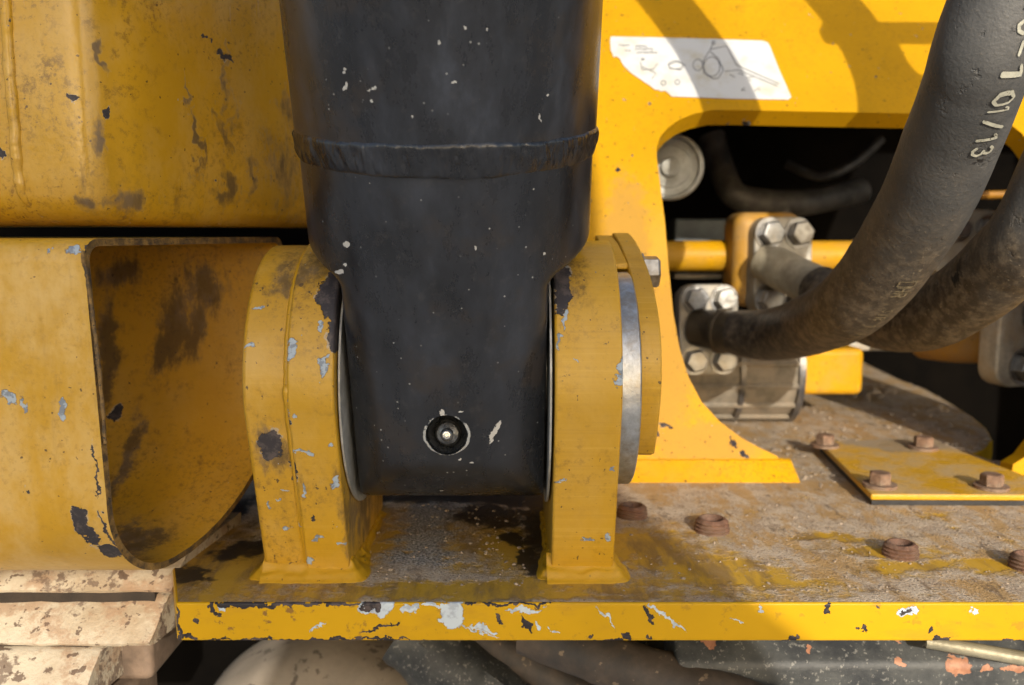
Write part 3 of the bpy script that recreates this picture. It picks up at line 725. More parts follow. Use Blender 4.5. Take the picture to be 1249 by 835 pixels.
# bevelled weld along the foot
fw = []
V, F = [], []
n = 60; x0, x1 = .02, PZ(962, 581).x
for i in range(n + 1):
    x = x0 + (x1 - x0) * i / n; j = .0006 * noise.noise(Vector((x * 160, 0, 0)))
    V += [(x, .6005, .0135 + j), (x, .5975, .0125 + j), (x + (.003 if i == n else 0), .5865 + j, .0006), (x + (.003 if i == n else 0), .5865, -.0005)]
for i in range(n):
    for k in range(3): F.append((i * 4 + k, i * 4 + 4 + k, i * 4 + 5 + k, i * 4 + 1 + k))
F.append((n * 4, n * 4 + 1, n * 4 + 2, n * 4 + 3))
m_fw = paint('foot_weld_paint', spec=.12, base=(.60, .31, .003), wear=.9, streak=1.0, rough=.4, seed=12, dustamt=.1)
mesh('foot_weld', V, F, m_fw, FR, smooth=True, angle=25)
# bent sticker on the plate
m_stick = NT('sticker_white'); mm = m_stick
nz = mm.noise(60, 5).outputs[0]
m_stick = mm.out(mm.mix(mm.ramp(nz, .45, .75), (0.62, .62, .60), (0.55, .51, .40)), .45)
ST = thing('sticker', 'white torn sticker with small machine drawing on the yellow frame plate', 'sticker', tuple(fmap(*fint(850, 90))))
so = [(745, 45), (800, 46), (870, 48), (930, 50), (936, 52), (939, 57), (950, 85), (963, 114), (965, 119), (961, 122), (900, 121), (845, 119), (819, 118), (815, 114), (811, 111), (806, 112), (803, 110), (799, 110), (793, 105), (785, 100), (781, 97), (775, 93), (770, 90), (767, 87), (763, 83), (761, 81), (758, 76), (756, 72), (752, 69), (748, 70), (747, 66), (745, 62), (744, 52)]
def on_frame(x, y, off): return fmap(*fint(x, y), off)
def flat(name, pix, off, mat, parent):
    v2 = [Vector(fint(*q)) for q in pix]; n = len(v2)
    a, _, c, *_ = delaunay_2d_cdt(v2, [(i, (i + 1) % n) for i in range(n)], [], 1, 1e-8)
    return mesh(name, [fmap(p.x, p.y, off) for p in a], [tuple(q) for q in c], mat, parent)
flat('sheet', so, -.0006, m_stick, ST)
m_ink = plain('sticker_ink', (0.20, .20, .20), .5, 0, .3, 300, 0)
def stroke(pix, wpx):
    out = []
    pr = []
    for i, q in enumerate(pix):
        a = Vector(pix[max(i - 1, 0)]); b = Vector(pix[min(i + 1, len(pix) - 1)]); d = (b - a).normalized(); nrm = Vector((-d.y, d.x)) * wpx / 2
        pr.append((Vector(q) + nrm, Vector(q) - nrm))
    V, F = [], []
    for a, b in pr: V += [on_frame(a.x, a.y, -.0009), on_frame(b.x, b.y, -.0009)]
    for i in range(len(pr) - 1): F.append((2 * i, 2 * i + 2, 2 * i + 3, 2 * i + 1))
    return V, F
ell = lambda x, y, a, b, n=12: [(x + a * math.cos(2 * math.pi * i / n), y + b * math.sin(2 * math.pi * i / n)) for i in range(n + 1)]
st = [stroke(q, 1.0) for q in ([(858, 74), (866, 61), (870, 52)], ell(870, 53, 2, 2), [(866, 61), (886, 57), (898, 80), (925, 92), (950, 103), (948, 106), (900, 86), (884, 88)], [(858, 74), (858, 90), (870, 97), (876, 96), (882, 86), (876, 72), (866, 64)],
      ell(868, 82, 10, 12), ell(851, 80, 6, 7), [(815, 80), (825, 76), (836, 80), (830, 86), (816, 84)], ell(824, 80, 9, 5), [(781, 76), (783, 86), (797, 85), (802, 78)], [(783, 82), (800, 90), (795, 97)], ell(809, 102, 3, 3), ell(826, 101, 3, 3),
      [(890, 92), (896, 95)], [(900, 90), (906, 92)], [(910, 96), (920, 94)], [(904, 112), (908, 107), (909, 112), (904, 109)], [(920, 112), (926, 107), (926, 112)], [(912, 98), (916, 99)])]
txt = []
for (xa, xb, yy) in ((754, 768, 56), (762, 769, 62.5), (775, 788, 57), (775, 796, 60.5), (777, 800, 65)):
    xq = xa
    while xq < xb:
        lq = random.uniform(1.2, 2.6); txt.append(stroke([(xq, yy + random.uniform(-.5, .5)), (xq + lq, yy + random.uniform(-.5, .5))], random.uniform(1.2, 2.2))); xq += lq + random.uniform(.5, 1.1)
txt.append(stroke([(782, 73), (786, 73)], 2.5))
mesh('drawing', *join(*st), m_ink, ST); mesh('small_print', *join(*txt), m_ink, ST)

# ------------------------------------------------------------------ dark bay behind the frame
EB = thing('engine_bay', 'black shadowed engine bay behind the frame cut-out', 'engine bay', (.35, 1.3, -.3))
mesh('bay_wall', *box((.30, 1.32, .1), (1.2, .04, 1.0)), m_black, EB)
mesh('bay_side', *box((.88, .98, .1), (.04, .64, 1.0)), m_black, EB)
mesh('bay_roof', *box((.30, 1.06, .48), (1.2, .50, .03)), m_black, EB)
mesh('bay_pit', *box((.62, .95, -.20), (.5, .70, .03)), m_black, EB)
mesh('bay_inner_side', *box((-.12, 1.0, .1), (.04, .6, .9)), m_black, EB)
m_pipe = plain('dark_pipe', (0.14, .13, .115), .5, .2, .4, 60, .3)
dp = mesh('coolant_pipe', *tube(catmull([tuple(P(x, y, d)) + (.014,) for x, y, d in ((868, 165, .98), (880, 205, .97), (895, 236, .95), (930, 246, .95), (985, 246, .96), (1050, 232, 1.0))], 8), 16), m_pipe, None, smooth=True)
tag(dp, 'dim dark pipe bending through the shadowed engine bay', 'pipe')
dp2 = mesh('steel_tube', *tube(catmull([tuple(P(x, y, d)) + (.010,) for x, y, d in ((955, 262, .95), (956, 240, .95))], 6), 12), m_pipe, None, smooth=True)
tag(dp2, 'short dark tube hanging below the dim bay pipe', 'tube')
m_blueg = plain('grey_blue_block', (0.10, .12, .13), .5, 0, .3, 40, .2)
bb = mesh('control_box', *box(P(868, 288, .93), (.085, .04, .036)), m_blueg, None, bevel=.003)
tag(bb, 'blue-grey box in the dark above the yellow pipe', 'box')
cab = mesh('bay_cable', *tube(catmull([tuple(P(x, y, d)) + (.005,) for x, y, d in ((960, 200, 1.02), (1000, 215, 1.0), (1040, 200, 1.0), (1075, 170, 1.02))], 8), 10), m_pipe, None, smooth=True)
tag(cab, 'thin dim cable sagging in the dark bay left of the hoses', 'cable')
m_ow = plain('bay_yellow', (0.35, .16, .01), .5, 0, .3, 40, .2)
yb = mesh('bracket_bar', *tube([tuple(P(1175, 238, .95)) + (.004,), tuple(P(1275, 236, .95)) + (.004,)], 10), m_ow, None, smooth=True)
tag(yb, 'thin dull yellow bar between the hoses at right', 'bar')
# round cap
m_cap = plain('cap_grey', (0.46, .46, .42), .55, .1, .2, 60, .3, None, (0.30, .28, .22), .6)
cpo = P(818, 203, .735)
cp = thing('round_cap', 'round grey metal cap peeking out behind left edge of cut-out', 'cap', tuple(cpo))
mesh('cap_body', *lathe([(.0275, .03), (.0275, .004), (.026, .001), (.0235, 0), (.0225, .0018), (.0225, .003), (.017, .0035), (.0165, .0015), (.012, .0008), (.0001, .0008)], cpo, (0.1, 1, 0.05), 64), m_cap, cp, smooth=True)
mesh('cap_boss', *lathe([(.008, .0008), (.0075, -.003), (.004, -.004), (.0001, -.004)], cpo, (0.1, 1, .05), 32), m_cap, cp, smooth=True)

# ------------------------------------------------------------------ valve block, pipe, pump behind the hoses
m_vy = paint('fitting_paint', spec=.15, base=(.60, .31, .004), wear=.2, streak=.3, rough=.4, seed=14, dustamt=.2)
m_vyd = paint('fitting_paint_dirty', base=(.52, .27, .03), wear=.3, streak=.9, rough=.5, seed=15, dustamt=.45)
m_greyf = plain('dusty_grey_steel', (0.40, .38, .33), .55, .2, .25, 80, .4, None, (0.42, .34, .23), .7)
m_dgrey = plain('dark_grey_steel', (0.10, .10, .11), .4, .5, .3, 90, .3, None, (0.25, .21, .15), .5)
m_hexb = plain('flange_bolt_steel', (0.30, .30, .30), .32, .8, .3, 120, .2, None, (0.3, .26, .2), .45)
yp = thing('yellow_pipe', 'yellow pipe lying across behind the upper flange', 'pipe', tuple(P(850, 311, .80)))
mesh('pipe', *tube([tuple(P(800, 312, .80)) + (.0137,), tuple(P(1046, 312, .80)) + (.0137,)], 32), m_vy, yp, smooth=True)
mesh('pipe_sleeve', *tube([tuple(P(1040, 312, .80)) + (.0155,), tuple(P(1120, 312, .80)) + (.0155,)], 32), m_greyf, yp, smooth=True, bevel=.001)
ym = thing('pipe_block', 'yellow rounded block on the pipe behind the upper flange', 'block', tuple(P(930, 312, .79)))
b0 = P(928, 316, .79)
v, f = box(b0, (.060, .05, .082)); mesh('block', v, f, m_vyd, ym, bevel=.012, seg=4)
rl = mesh('grey_bar', *box(P(1010, 420, .84), (.115, .03, .008)), m_greyf, None, bevel=.001)
tag(rl, 'pale grey flat bar under the lower hose, above yellow pump', 'bar')
rl2 = mesh('grey_strip', *box(P(860, 336, .83), (.06, .02, .005)), m_greyf, None, bevel=.001)
tag(rl2, 'narrow pale strip just below the yellow pipe at left', 'strip')
pm = thing('yellow_pump', 'bright yellow pump body under the crossing hoses', 'pump', tuple(P(1018, 482, .80)))
pa_, pb_ = P(955, 425, .78), P(1053, 482, .78)
v, f = box(((pa_.x + pb_.x) / 2, .81, (pa_.z + pb_.z) / 2), (pb_.x - pa_.x, .06, pa_.z - pb_.z)); mesh('pump_body', v, f, m_vy, pm, bevel=.006, seg=4)
# ribbed cap
m_rib = plain('ribbed_dusty', (0.20, .172, .132), .9, 0, .3, 70, .4, None, (0.28, .225, .16), .7)
rc = thing('ribbed_cover', 'dusty grey ribbed round cover standing on the dirt below lower flange', 'cover', tuple(PZ(910, 520)))
rx0, rx1 = P(838, 470, .75).x, P(982, 470, .75).x
rcy, rcz, rr = .800, .047, .046
v, f = lathe([(.0001, 0), (rr, 0), (rr, rx1 - rx0), (.0001, rx1 - rx0)], (rx0, rcy, rcz), pinX, 96); mesh('cover_body', v, f, m_rib, rc, smooth=True)
v, f = lathe([(rr - .002, 0), (rr + .0035, .0008), (rr + .0035, .006), (rr - .002, .0068)], (rx1 - .005, rcy, rcz), pinX, 96, False); mesh('rim', v, f, m_dgrey, rc, smooth=True)
v, f = lathe([(rr - .002, 0), (rr + .0030, .0008), (rr + .0030, .005), (rr - .002, .0058)], (rx0 + .046, rcy, rcz), pinX, 96, False); mesh('rim', v, f, m_dgrey, rc, smooth=True)
for a in range(0, 360, 24):
    d = Vector((0, math.cos(R(a)), math.sin(R(a)))) * (rr + .0008)
    mesh('rib', *tube([(rx0 + .002, rcy + d.y, rcz + d.z, .0027), (rx1 - .003, rcy + d.y, rcz + d.z, .0027)], 6), m_rib, rc, smooth=True)

# ------------------------------------------------------------------ hoses
def hose_mat(name, seed, dusty):
    t = NT(name); off = (seed, seed * 2, 0)
    X, Y, Z = t.sep()
    a = t.noise(26, 6, .7, off=off).outputs[0]; b = t.noise(140, 5, .7, off=off).outputs[0]; c = t.noise(520, 3, .6, off=off).outputs[0]
    low = t.math('ADD', t.ramp(Z, .24, .10), t.math('MULTIPLY', t.math('SUBTRACT', a, .5), 1.6))
    df = t.ramp(low, .2, 1.0)
    col = t.mix(t.ramp(a, .3, .7), (0.052, .052, .051), (0.088, .086, .082))
    col = t.mix(t.math('MULTIPLY', df, dusty), col, t.mix(t.ramp(b, .4, .65), (0.045, .032, .019), (0.16, .122, .078)))
    col = t.mix(t.math('MULTIPLY', t.ramp(c, .62, .72), t.math('ADD', .12, t.math('MULTIPLY', df, .5))), col, (0.34, .28, .19))
    col = t.mix(t.ramp(t.noise(60, 4, .6, off=(4, seed, 1)).outputs[0], .66, .70), col, (0.012, .011, .010))
    fr = t.noise(90, 5, .7, off=(1, 3, seed)).outputs[0]
    h = t.math('ADD', t.math('MULTIPLY', b, .6), t.math('ADD', t.math('MULTIPLY', c, .5), t.math('MULTIPLY', t.ramp(fr, .40, .34), -.8)))
    return t.out(col, .58, 0, t.bump(h, .6, .0012), .4)
m_hose1 = hose_mat('hose_rubber_a', 1.0, .75); m_hose2 = hose_mat('hose_rubber_b', 5.0, .95)
m_fer = plain('ferrule_dirty', (0.10, .075, .045), .5, .4, .3, 80, .4, None, (0.16, .12, .07), .6)
m_cream = plain('cream_steel', (0.45, .40, .29), .5, .1, .2, 60, .3, None, (0.26, .21, .14), .6)
H1p = [(900, 406, .705, .0182), (930, 408, .685, .0198), (962, 404, .650, .0205), (1000, 391, .590, .0212), (1038, 370, .535, .0216), (1071, 336, .505, .022), (1101, 292, .478, .0222), (1133, 237, .450, .0222), (1161, 170, .425, .0218), (1186, 105, .404, .021), (1207, 40, .392, .021)]
h1 = [tuple(P(x, y, d)) + (r,) for x, y, d, r in H1p] + [(.219, .386, .315, .021), (.222, .384, .37, .021), (.214, .388, .43, .021), (.190, .40, .50, .021), (.15, .42, .58, .021)]
H2p = [(1000, 352, .690, .0180), (1045, 380, .640, .0195), (1085, 391, .600, .0203), (1133, 386, .556, .021), (1183, 357, .515, .021), (1226, 320, .482, .021), (1270, 268, .456, .021)]
h2 = [tuple(P(x, y, d)) + (r,) for x, y, d, r in H2p] + [(.290, .44, .25, .021), (.315, .425, .31, .021), (.335, .42, .38, .021), (.33, .43, .45, .021), (.30, .45, .53, .021)]
hw = lambda q: .012 * noise.noise(q * 60) + .006 * noise.noise(q * 160)
HA = thing('hydraulic_hose', 'front black hose with pale printed characters, curving up out of the lower flange', 'hose', tuple(P(855, 400, .73)), 'thick black hydraulic hoses')
HB = thing('hydraulic_hose', 'rear black hose crossing behind the printed one, dusty brown, unprinted', 'hose', tuple(P(940, 320, .75)), 'thick black hydraulic hoses')
s1 = catmull(h1, 14); s2 = catmull(h2, 14)
mesh('rubber_tube', *tube(s1, 40, True, hw), m_hose1, HA, smooth=True, angle=70)
mesh('rubber_tube', *tube(s2, 40, True, hw), m_hose2, HB, smooth=True, angle=70)
f1 = [(848, 399, .738, .0150), (866, 401, .728, .0162), (884, 404, .716, .0172), (912, 406, .698, .0180)]
f2 = [(932, 320, .752, .0150), (950, 327, .738, .0168), (972, 338, .722, .0165), (1004, 354, .690, .0172)]
mesh('metal_end', *tube(catmull([tuple(P(x, y, d)) + (r,) for x, y, d, r in f1], 6), 32), m_fer, HA, smooth=True, angle=60)
mesh('metal_end', *tube(catmull([tuple(P(x, y, d)) + (r,) for x, y, d, r in f2], 6), 32), m_cream, HB, smooth=True, angle=60)
a_, b_ = P(879, 403, .720), P(885, 404, .716); mesh('crimp_ring', *tube([tuple(a_) + (.0186,), tuple(b_) + (.0188,)], 32), m_fer, HA, smooth=True, bevel=.0006)
# flanges with four bolts
def flange(parent, c, axis, wx, wz, th, bolts, mat, br=.0098):
    u = Vector(axis).normalized()               # towards the camera
    side = Vector((0, 0, 1)).cross(u); side = (side * -1 if side.x < 0 else side).normalized(); upv = u.cross(side); upv = upv if upv.z > 0 else -upv
    pts2 = []
    for (sx, sz) in ((1, 1), (-1, 1), (-1, -1), (1, -1)):
        for i in range(7):
            a = {(1, 1): 0, (-1, 1): 90, (-1, -1): 180, (1, -1): 270}[(sx, sz)] + 15 * i
            rr_ = min(wx, wz) * .52
            pts2.append((sx * (wx - rr_) + rr_ * math.cos(R(a)), sz * (wz - rr_) + rr_ * math.sin(R(a))))
    n = len(pts2); c = Vector(c)
    V = [c + side * a + upv * b for a, b in pts2] + [c + side * a + upv * b + u * th for a, b in pts2]
    F = [tuple(range(n)), tuple(range(2 * n - 1, n - 1, -1))] + [(i, (i + 1) % n, n + (i + 1) % n, n + i) for i in range(n)]
    fl = mesh('flange_clamp', V, F, mat, parent, smooth=True, bevel=.002, seg=3)
    for a, b, k in bolts:
        p = c + side * a + upv * b + u * th
        bh = mesh('bolt', *place(hexbolt(br, .009), p + u * .0015, u), m_hexb if k else m_bolt, fl, bevel=.0005)
        bh.matrix_parent_inverse = Matrix.Translation(-Vector(parent.location))
        wsh = mesh('bolt_washer', *lathe([(.0001, 0), (br * 1.22, 0), (br * 1.22, .0015), (.0001, .0015)], p, u, 28), m_hexb, fl, smooth=True)
        bh.matrix_parent_inverse = Matrix.Identity(4); wsh.matrix_parent_inverse = Matrix.Identity(4)
        bh.parent = fl; wsh.parent = fl
    return fl
bs = [(-.0125, .0255, 1), (.0125, .0255, 0), (-.0125, -.0255, 1), (.0125, -.0255, 1)]
flange(HA, P(857, 401, .752), (.12, -1, .06), .0255, .038, .016, bs, m_greyf)
flange(HB, P(943, 325, .775), (.22, -1, .05), .0270, .042, .018, [(-.0140, .028, 1), (.0130, .028, 0), (-.0140, -.028, 1), (.0130, -.028, 1)], m_greyf, .0108)
# two more fittings at the right
fc = thing('flange_fitting', 'grey flange fitting glimpsed between the two hoses at right', 'fitting', tuple(P(1170, 295, .78)), 'flange fittings at the right')
flange(fc, P(1172, 300, .78), (-.1, -1, .1), .030, .030, .02, [(-.010, .012, 1), (.014, .014, 0)], m_greyf, .0085)
fd = thing('flange_fitting', 'grey flange fitting with yellow elbow at right edge under rear hose', 'fitting', tuple(P(1220, 420, .68)), 'flange fittings at the right')
flange(fd, P(1232, 415, .70), (.25, -1, 0), .030, .034, .02, [(-.004, -.018, 1), (.004, .022, 0)], m_greyf, .012)
mesh('elbow', *tube(catmull([tuple(P(x, y, d)) + (.017,) for x, y, d in ((1130, 415, .80), (1165, 418, .76), (1200, 418, .74), (1235, 412, .73))], 8), 28), m_vyd, fd, smooth=True)
# printed characters along the front hose
GLY = {'0': [[(.28, 0), (.08, .2), (.05, .5), (.08, .8), (.28, 1), (.48, .8), (.51, .5), (.48, .2), (.28, 0)]], '1': [[(.08, .80), (.30, 1), (.30, 0)]], '-': [[(.08, .48), (.46, .48)]], '/': [[(.06, -.04), (.48, 1.04)]],
       '3': [[(.06, .86), (.2, 1), (.4, .95), (.46, .78), (.38, .58), (.22, .54), (.42, .48), (.52, .28), (.42, .05), (.2, 0), (.05, .14)]], '6': [[(.46, .88), (.3, 1), (.12, .85), (.05, .5), (.08, .16), (.26, 0), (.46, .1), (.5, .32), (.4, .5), (.22, .52), (.08, .36)]],
       'I': [[(.28, 1), (.28, 0)]], 'H': [[(.05, 0), (.05, 1)], [(.5, 0), (.5, 1)], [(.05, .5), (.5, .5)]], 'R': [[(.05, 0), (.05, 1), (.4, .98), (.5, .76), (.4, .54), (.05, .5)], [(.25, .5), (.5, 0)]], 'S': [[(.5, .85), (.28, 1), (.06, .8), (.28, .52), (.5, .25), (.28, 0), (.05, .15)]],
       'Y': [[(.05, 1), (.28, .5), (.5, 1)], [(.28, .5), (.28, 0)]], 'V': [[(.05, 1), (.28, 0), (.5, 1)]], 'B': [[(.05, 0), (.05, 1), (.4, .98), (.46, .76), (.36, .54), (.05, .5)], [(.36, .54), (.52, .28), (.4, .02), (.05, 0)]], '[': [[(0, -.15), (.62, -.15), (.62, 1.15), (0, 1.15), (0, -.15)]], ' ': []}
def hose_text(path, txt, i0, theta, size, name, mat, parent, wd=.150, pitch=.72, lift=.0004):
    fr = tube_frames(path); cl = [0]
    for a, b in zip(path, path[1:]): cl.append(cl[-1] + (Vector(b[:3]) - Vector(a[:3])).length)
    base = cl[i0]
    def at(px, py, up=0.0):
        s_ = base - px; k = 0
        while k < len(cl) - 2 and cl[k + 1] < s_: k += 1
        u = (s_ - cl[k]) / max(cl[k + 1] - cl[k], 1e-9)
        c = Vector(path[k][:3]).lerp(Vector(path[k + 1][:3]), u); T = fr[k][0].lerp(fr[k + 1][0], u).normalized(); r = path[k][3]
        vw = (CAM - c); N = (vw - T * vw.dot(T)).normalized(); B = T.cross(N); sgn = 1 if B.x > 0 else -1
        th = R(theta) + py / r
        return c + (N * math.cos(th) + B * sgn * math.sin(th)) * (r * 1.010 + lift + up)
    V, F = [], []; lay = 0
    for ci, ch in enumerate(txt):
        for st_ in GLY[ch]:
            lay += 1
            fine = []
            for (a, b), (c, d) in zip(st_, st_[1:]):
                m_ = 3
                for q in range(m_): fine.append(Vector((a + (c - a) * q / m_, b + (d - b) * q / m_)))
            fine.append(Vector(st_[-1]))
            d0 = (fine[1] - fine[0]).normalized(); d1 = (fine[-1] - fine[-2]).normalized()
            fine = [fine[0] - d0 * wd * .45] + fine + [fine[-1] + d1 * wd * .45]
            b0_ = len(V)
            for k, p in enumerate(fine):
                t_ = (fine[min(k + 1, len(fine) - 1)] - fine[max(k - 1, 0)]).normalized(); nn = Vector((-t_.y, t_.x))
                hw_ = wd / 2 * (.55 if k in (0, len(fine) - 1) else 1) * (1 + .08 * noise.noise(Vector((p.x * 6 + ci, p.y * 6, 2))))
                for sg in (1, -1):
                    q = p + nn * hw_ * sg
                    V.append(at((q.x + ci * pitch) * size, q.y * size, lay * .00003))
            for k in range(len(fine) - 1): F.append((b0_ + 2 * k, b0_ + 2 * k + 2, b0_ + 2 * k + 3, b0_ + 2 * k + 1))
    return mesh(name, V, F, mat, parent)
m_print = plain('hose_print', (0.37, .36, .29), .7, 0, .25, 200, .2, (0.10, .09, .07))
m_emb = plain('hose_emboss', (0.20, .165, .10), .7, 0, .4, 300, .3, (0.05, .04, .03))
def nearest(path, x, y):
    best = 0; bd = 1e9
    for i, q in enumerate(path):
        d = Vector(q[:3]) - CAM; z = d.dot(FW); px = CX + FPX * d.x / z; py = CY - FPX * d.dot(UP) / z
        e = (px - x) ** 2 + (py - y) ** 2
        if e < bd: bd = e; best = i
    return best
k3 = nearest(s1, 1170, 150)
def arc_back(path, i, L):
    while L > 0 and i < len(path) - 1:
        L -= (Vector(path[i + 1][:3]) - Vector(path[i][:3])).length; i += 1
    return i
hose_text(s1, '16-101/13', arc_back(s1, k3, .0088 * .72 * 8.3), 26, .0088, 'printed_lettering', m_print, HA)
hose_text(s1, '[HR', nearest(s1, 1092, 303), 30, .0070, 'embossed_mark', m_emb, HA, .12)
hose_text(s1, 'SYR 1 V1 3', nearest(s1, 1070, 336), 38, .0058, 'embossed_mark', m_emb, HA, .12)

# ------------------------------------------------------------------ access cover with rusty bolts
AC = thing('access_cover', 'small dusty yellow cover plate bolted on the floor at right', 'cover', tuple(PZ(1120, 580)))
cpts = [PZ(998, 545, .003), PZ(1128, 540, .003), PZ(1262, 592, .003), PZ(1275, 612, .003), PZ(1062, 611, .003)]
m_acov = NT('cover_paint'); tt = m_acov
nb = tt.noise(30, 6, .7).outputs[0]; ng = tt.noise(500, 3).outputs[0]
gm = tt.n('ShaderNodeNewGeometry'); sx = tt.n('ShaderNodeSeparateXYZ'); tt.l.new(gm.outputs['True Normal'], sx.inputs[0])
dd = tt.math('MULTIPLY', tt.ramp(nb, .36, .62), tt.ramp(sx.outputs[2], .5, .9))
dgr = tt.ramp(tt.blobs([(PZ(1090, 552), (.045, .03, .02), (0, 0, -12))], tt.warp(.03, 50)), 1.1, .8)
colc = tt.mix(tt.math('MULTIPLY', dd, .75), (.58, .31, .008), (.42, .30, .15)); colc = tt.mix(tt.math('MULTIPLY', dgr, .8), colc, (.30, .24, .17))
colc = tt.mix(tt.math('MULTIPLY', tt.ramp(ng, .62, .7), .5), colc, (.2, .13, .07))
m_acov = tt.out(colc, tt.mixf(dd, .4, .9), 0, tt.bump(tt.math('ADD', nb, ng), .5, .0008))
v, f = prism_z([xy(p) for p in cpts], .0035, .0075)
mesh('cover_plate', v, f, m_acov, AC, bevel=.0012, seg=3)
m_gask = plain('gasket_black', (0.02, .02, .022), .5, 0, .3, 100, .3)
inset = Vector((sum(p.x for p in cpts) / 5, sum(p.y for p in cpts) / 5, 0))
v, f = prism_z([xy(inset.lerp(Vector((p.x, p.y, 0)), .985)) for p in cpts], .0003, .0034); mesh('gasket', v, f, m_gask, AC)
m_rust = plain('rusty_bolt', (0.20, .115, .07), .75, .1, .35, 160, .7, None, (0.28, .21, .15), .6)
m_rust2 = plain('rusty_stud', (0.15, .075, .045), .75, .1, .35, 160, .8, None, (0.22, .15, .10), .5)
# cover bolts: one built, the rest copied
def copy_thing(src, loc, label, rz=0):
    c = src.copy(); C.objects.link(c); c.location = loc; c.rotation_euler = (0, 0, rz); c['label'] = label
    for ch in list(src.children):
        d = ch.copy(); C.objects.link(d); d.parent = c; d.matrix_parent_inverse = Matrix.Identity(4)
    return c
cb = thing('cover_bolt', 'rusty hex bolt on the yellow cover, front left corner', 'bolt', tuple(PZ(1073, 593, .0075)), 'rusty bolts holding the cover')
def local(o, par):
    o.parent = par; o.matrix_parent_inverse = Matrix.Identity(4)
hb = mesh('head', *hexbolt(.0072, .0075), m_rust, None, bevel=.0006); local(hb, cb); hb.location.z = .002
wa = mesh('washer', *lathe([(.0001, 0), (.0105, 0), (.0105, .002), (.0001, .002)], (0, 0, 0), (0, 0, 1), 28), m_rust, None, smooth=True); local(wa, cb)
for (x, y, lab, rz) in ((1209, 595, 'rusty hex bolt on the yellow cover, front right by the edge', .5), (1006, 544, 'rusty hex bolt on the yellow cover, far left corner', .9), (1126, 547, 'rusty hex bolt on the yellow cover, far right corner', .2)):
    copy_thing(cb, tuple(PZ(x, y, .0075)), lab, rz)
# threaded studs standing in the base plate
def stud_mesh():
    pr = [(.0001, .0040), (.0036, .0042), (.0044, .0050), (.0058, .0070), (.0068, .0070), (.0077, .0062)]
    z = .0062
    for k in range(3):
        pr += [(.0086 + .0004 * k, z - .0007), (.0079 + .0004 * k, z - .0019)]; z -= .0019
    pr += [(.0092, 0), (.0092, -.002)]
    return lathe([(r, s) for r, s in pr], (0, 0, 0), (0, 0, 1), 36, False)
sb = thing('rusty_stud', 'dark rusty bolt stud right beside the right lug', 'bolt', tuple(PZ(771, 629)), 'rusty studs in the base plate')
so_ = mesh('threaded_head', *stud_mesh(), m_rust2, None, smooth=True, angle=25); local(so_, sb)
hx = mesh('socket', *place(hexbolt(.0040, .001), (0, 0, .0034), (0, 0, 1)), m_oilblk, None); local(hx, sb)
for (x, y, lab, rz, sc) in ((868, 647, 'dark rusty stud in half shade on dusty plate, second right of lug', .7, 1.08), (1098, 677, 'orange rusty stud in full sun in front of the cover plate', 1.9, 1.0), (1254, 692, 'rusty stud cut by the right edge of the picture', 2.5, 1.0)):
    c = copy_thing(sb, tuple(PZ(x, y)), lab, rz); c.scale = (sc, sc, sc)
# grit and clods on the dusty floor
m_grit = plain('grit', (0.30, .235, .17), .95, 0, .35, 150, .6)
V, F = [], []
ico = bmesh.new(); bmesh.ops.create_icosphere(ico, subdivisions=1, radius=1)
iv = [v.co.copy() for v in ico.verts]; iff = [tuple(v.index for v in f.verts) for f in ico.faces]; ico.free()
def clod(p, r):
    b = len(V); s = (random.uniform(.8, 1.6), random.uniform(.7, 1.3), random.uniform(.5, .9)); a = random.uniform(0, 6.28); ca, sa = math.cos(a), math.sin(a)
    for q in iv:
        k = r * (1 + .35 * noise.noise(q * 1.7 + Vector((b * .13, 0, 0))))
        x, y, z = q.x * s[0] * k, q.y * s[1] * k, q.z * s[2] * k
        V.append((p.x + ca * x - sa * y, p.y + sa * x + ca * y, p.z + z + r * .2))
    F.extend(tuple(b + i for i in q) for q in iff)
cov = [(p.x, p.y) for p in cpts]; pl = poly
def in_any(x, y): return inside((x, y), cov)
k = 0
while k < 2600:
    far = random.random() < .55
    if far: x, y = random.uniform(860, 1215), random.uniform(452, 585)
    else: x, y = random.choice([(random.uniform(760, 1249), random.uniform(585, 722)), (random.uniform(440, 640), random.uniform(612, 715))])
    p = PZ(x, y)
    if not inside((p.x, p.y), pl) or in_any(p.x, p.y): k += 1; continue
    if not far and x < 900 and random.random() < .4: k += 1; continue
    clod(p, abs(random.gauss(0, .00038 if not far else .0008)) + .00015); k += 1
for (x, y, r) in ((1180, 487, .007), (1195, 505, .006), (1170, 500, .006), (1155, 480, .005), (1070, 475, .008), (1085, 480, .006), (1046, 484, .007), (1145, 497, .006), (1200, 540, .007), (1150, 520, .005), (1220, 562, .005), (1000, 530, .004), (1020, 527, .004), (955, 528, .004), (945, 615, .0022), (1010, 590, .0025), (985, 580, .0035), (1235, 605, .003), (1195, 552, .006), (1176, 545, .005)):
    for _ in range(5):
        q = PZ(x + random.uniform(-12, 12), y + random.uniform(-5, 5))
        if inside((q.x + .004, q.y), pl): clod(q, r * random.uniform(.2, .6))
gro = mesh('dirt_grit', V, F, m_grit); gro['kind'] = 'stuff'

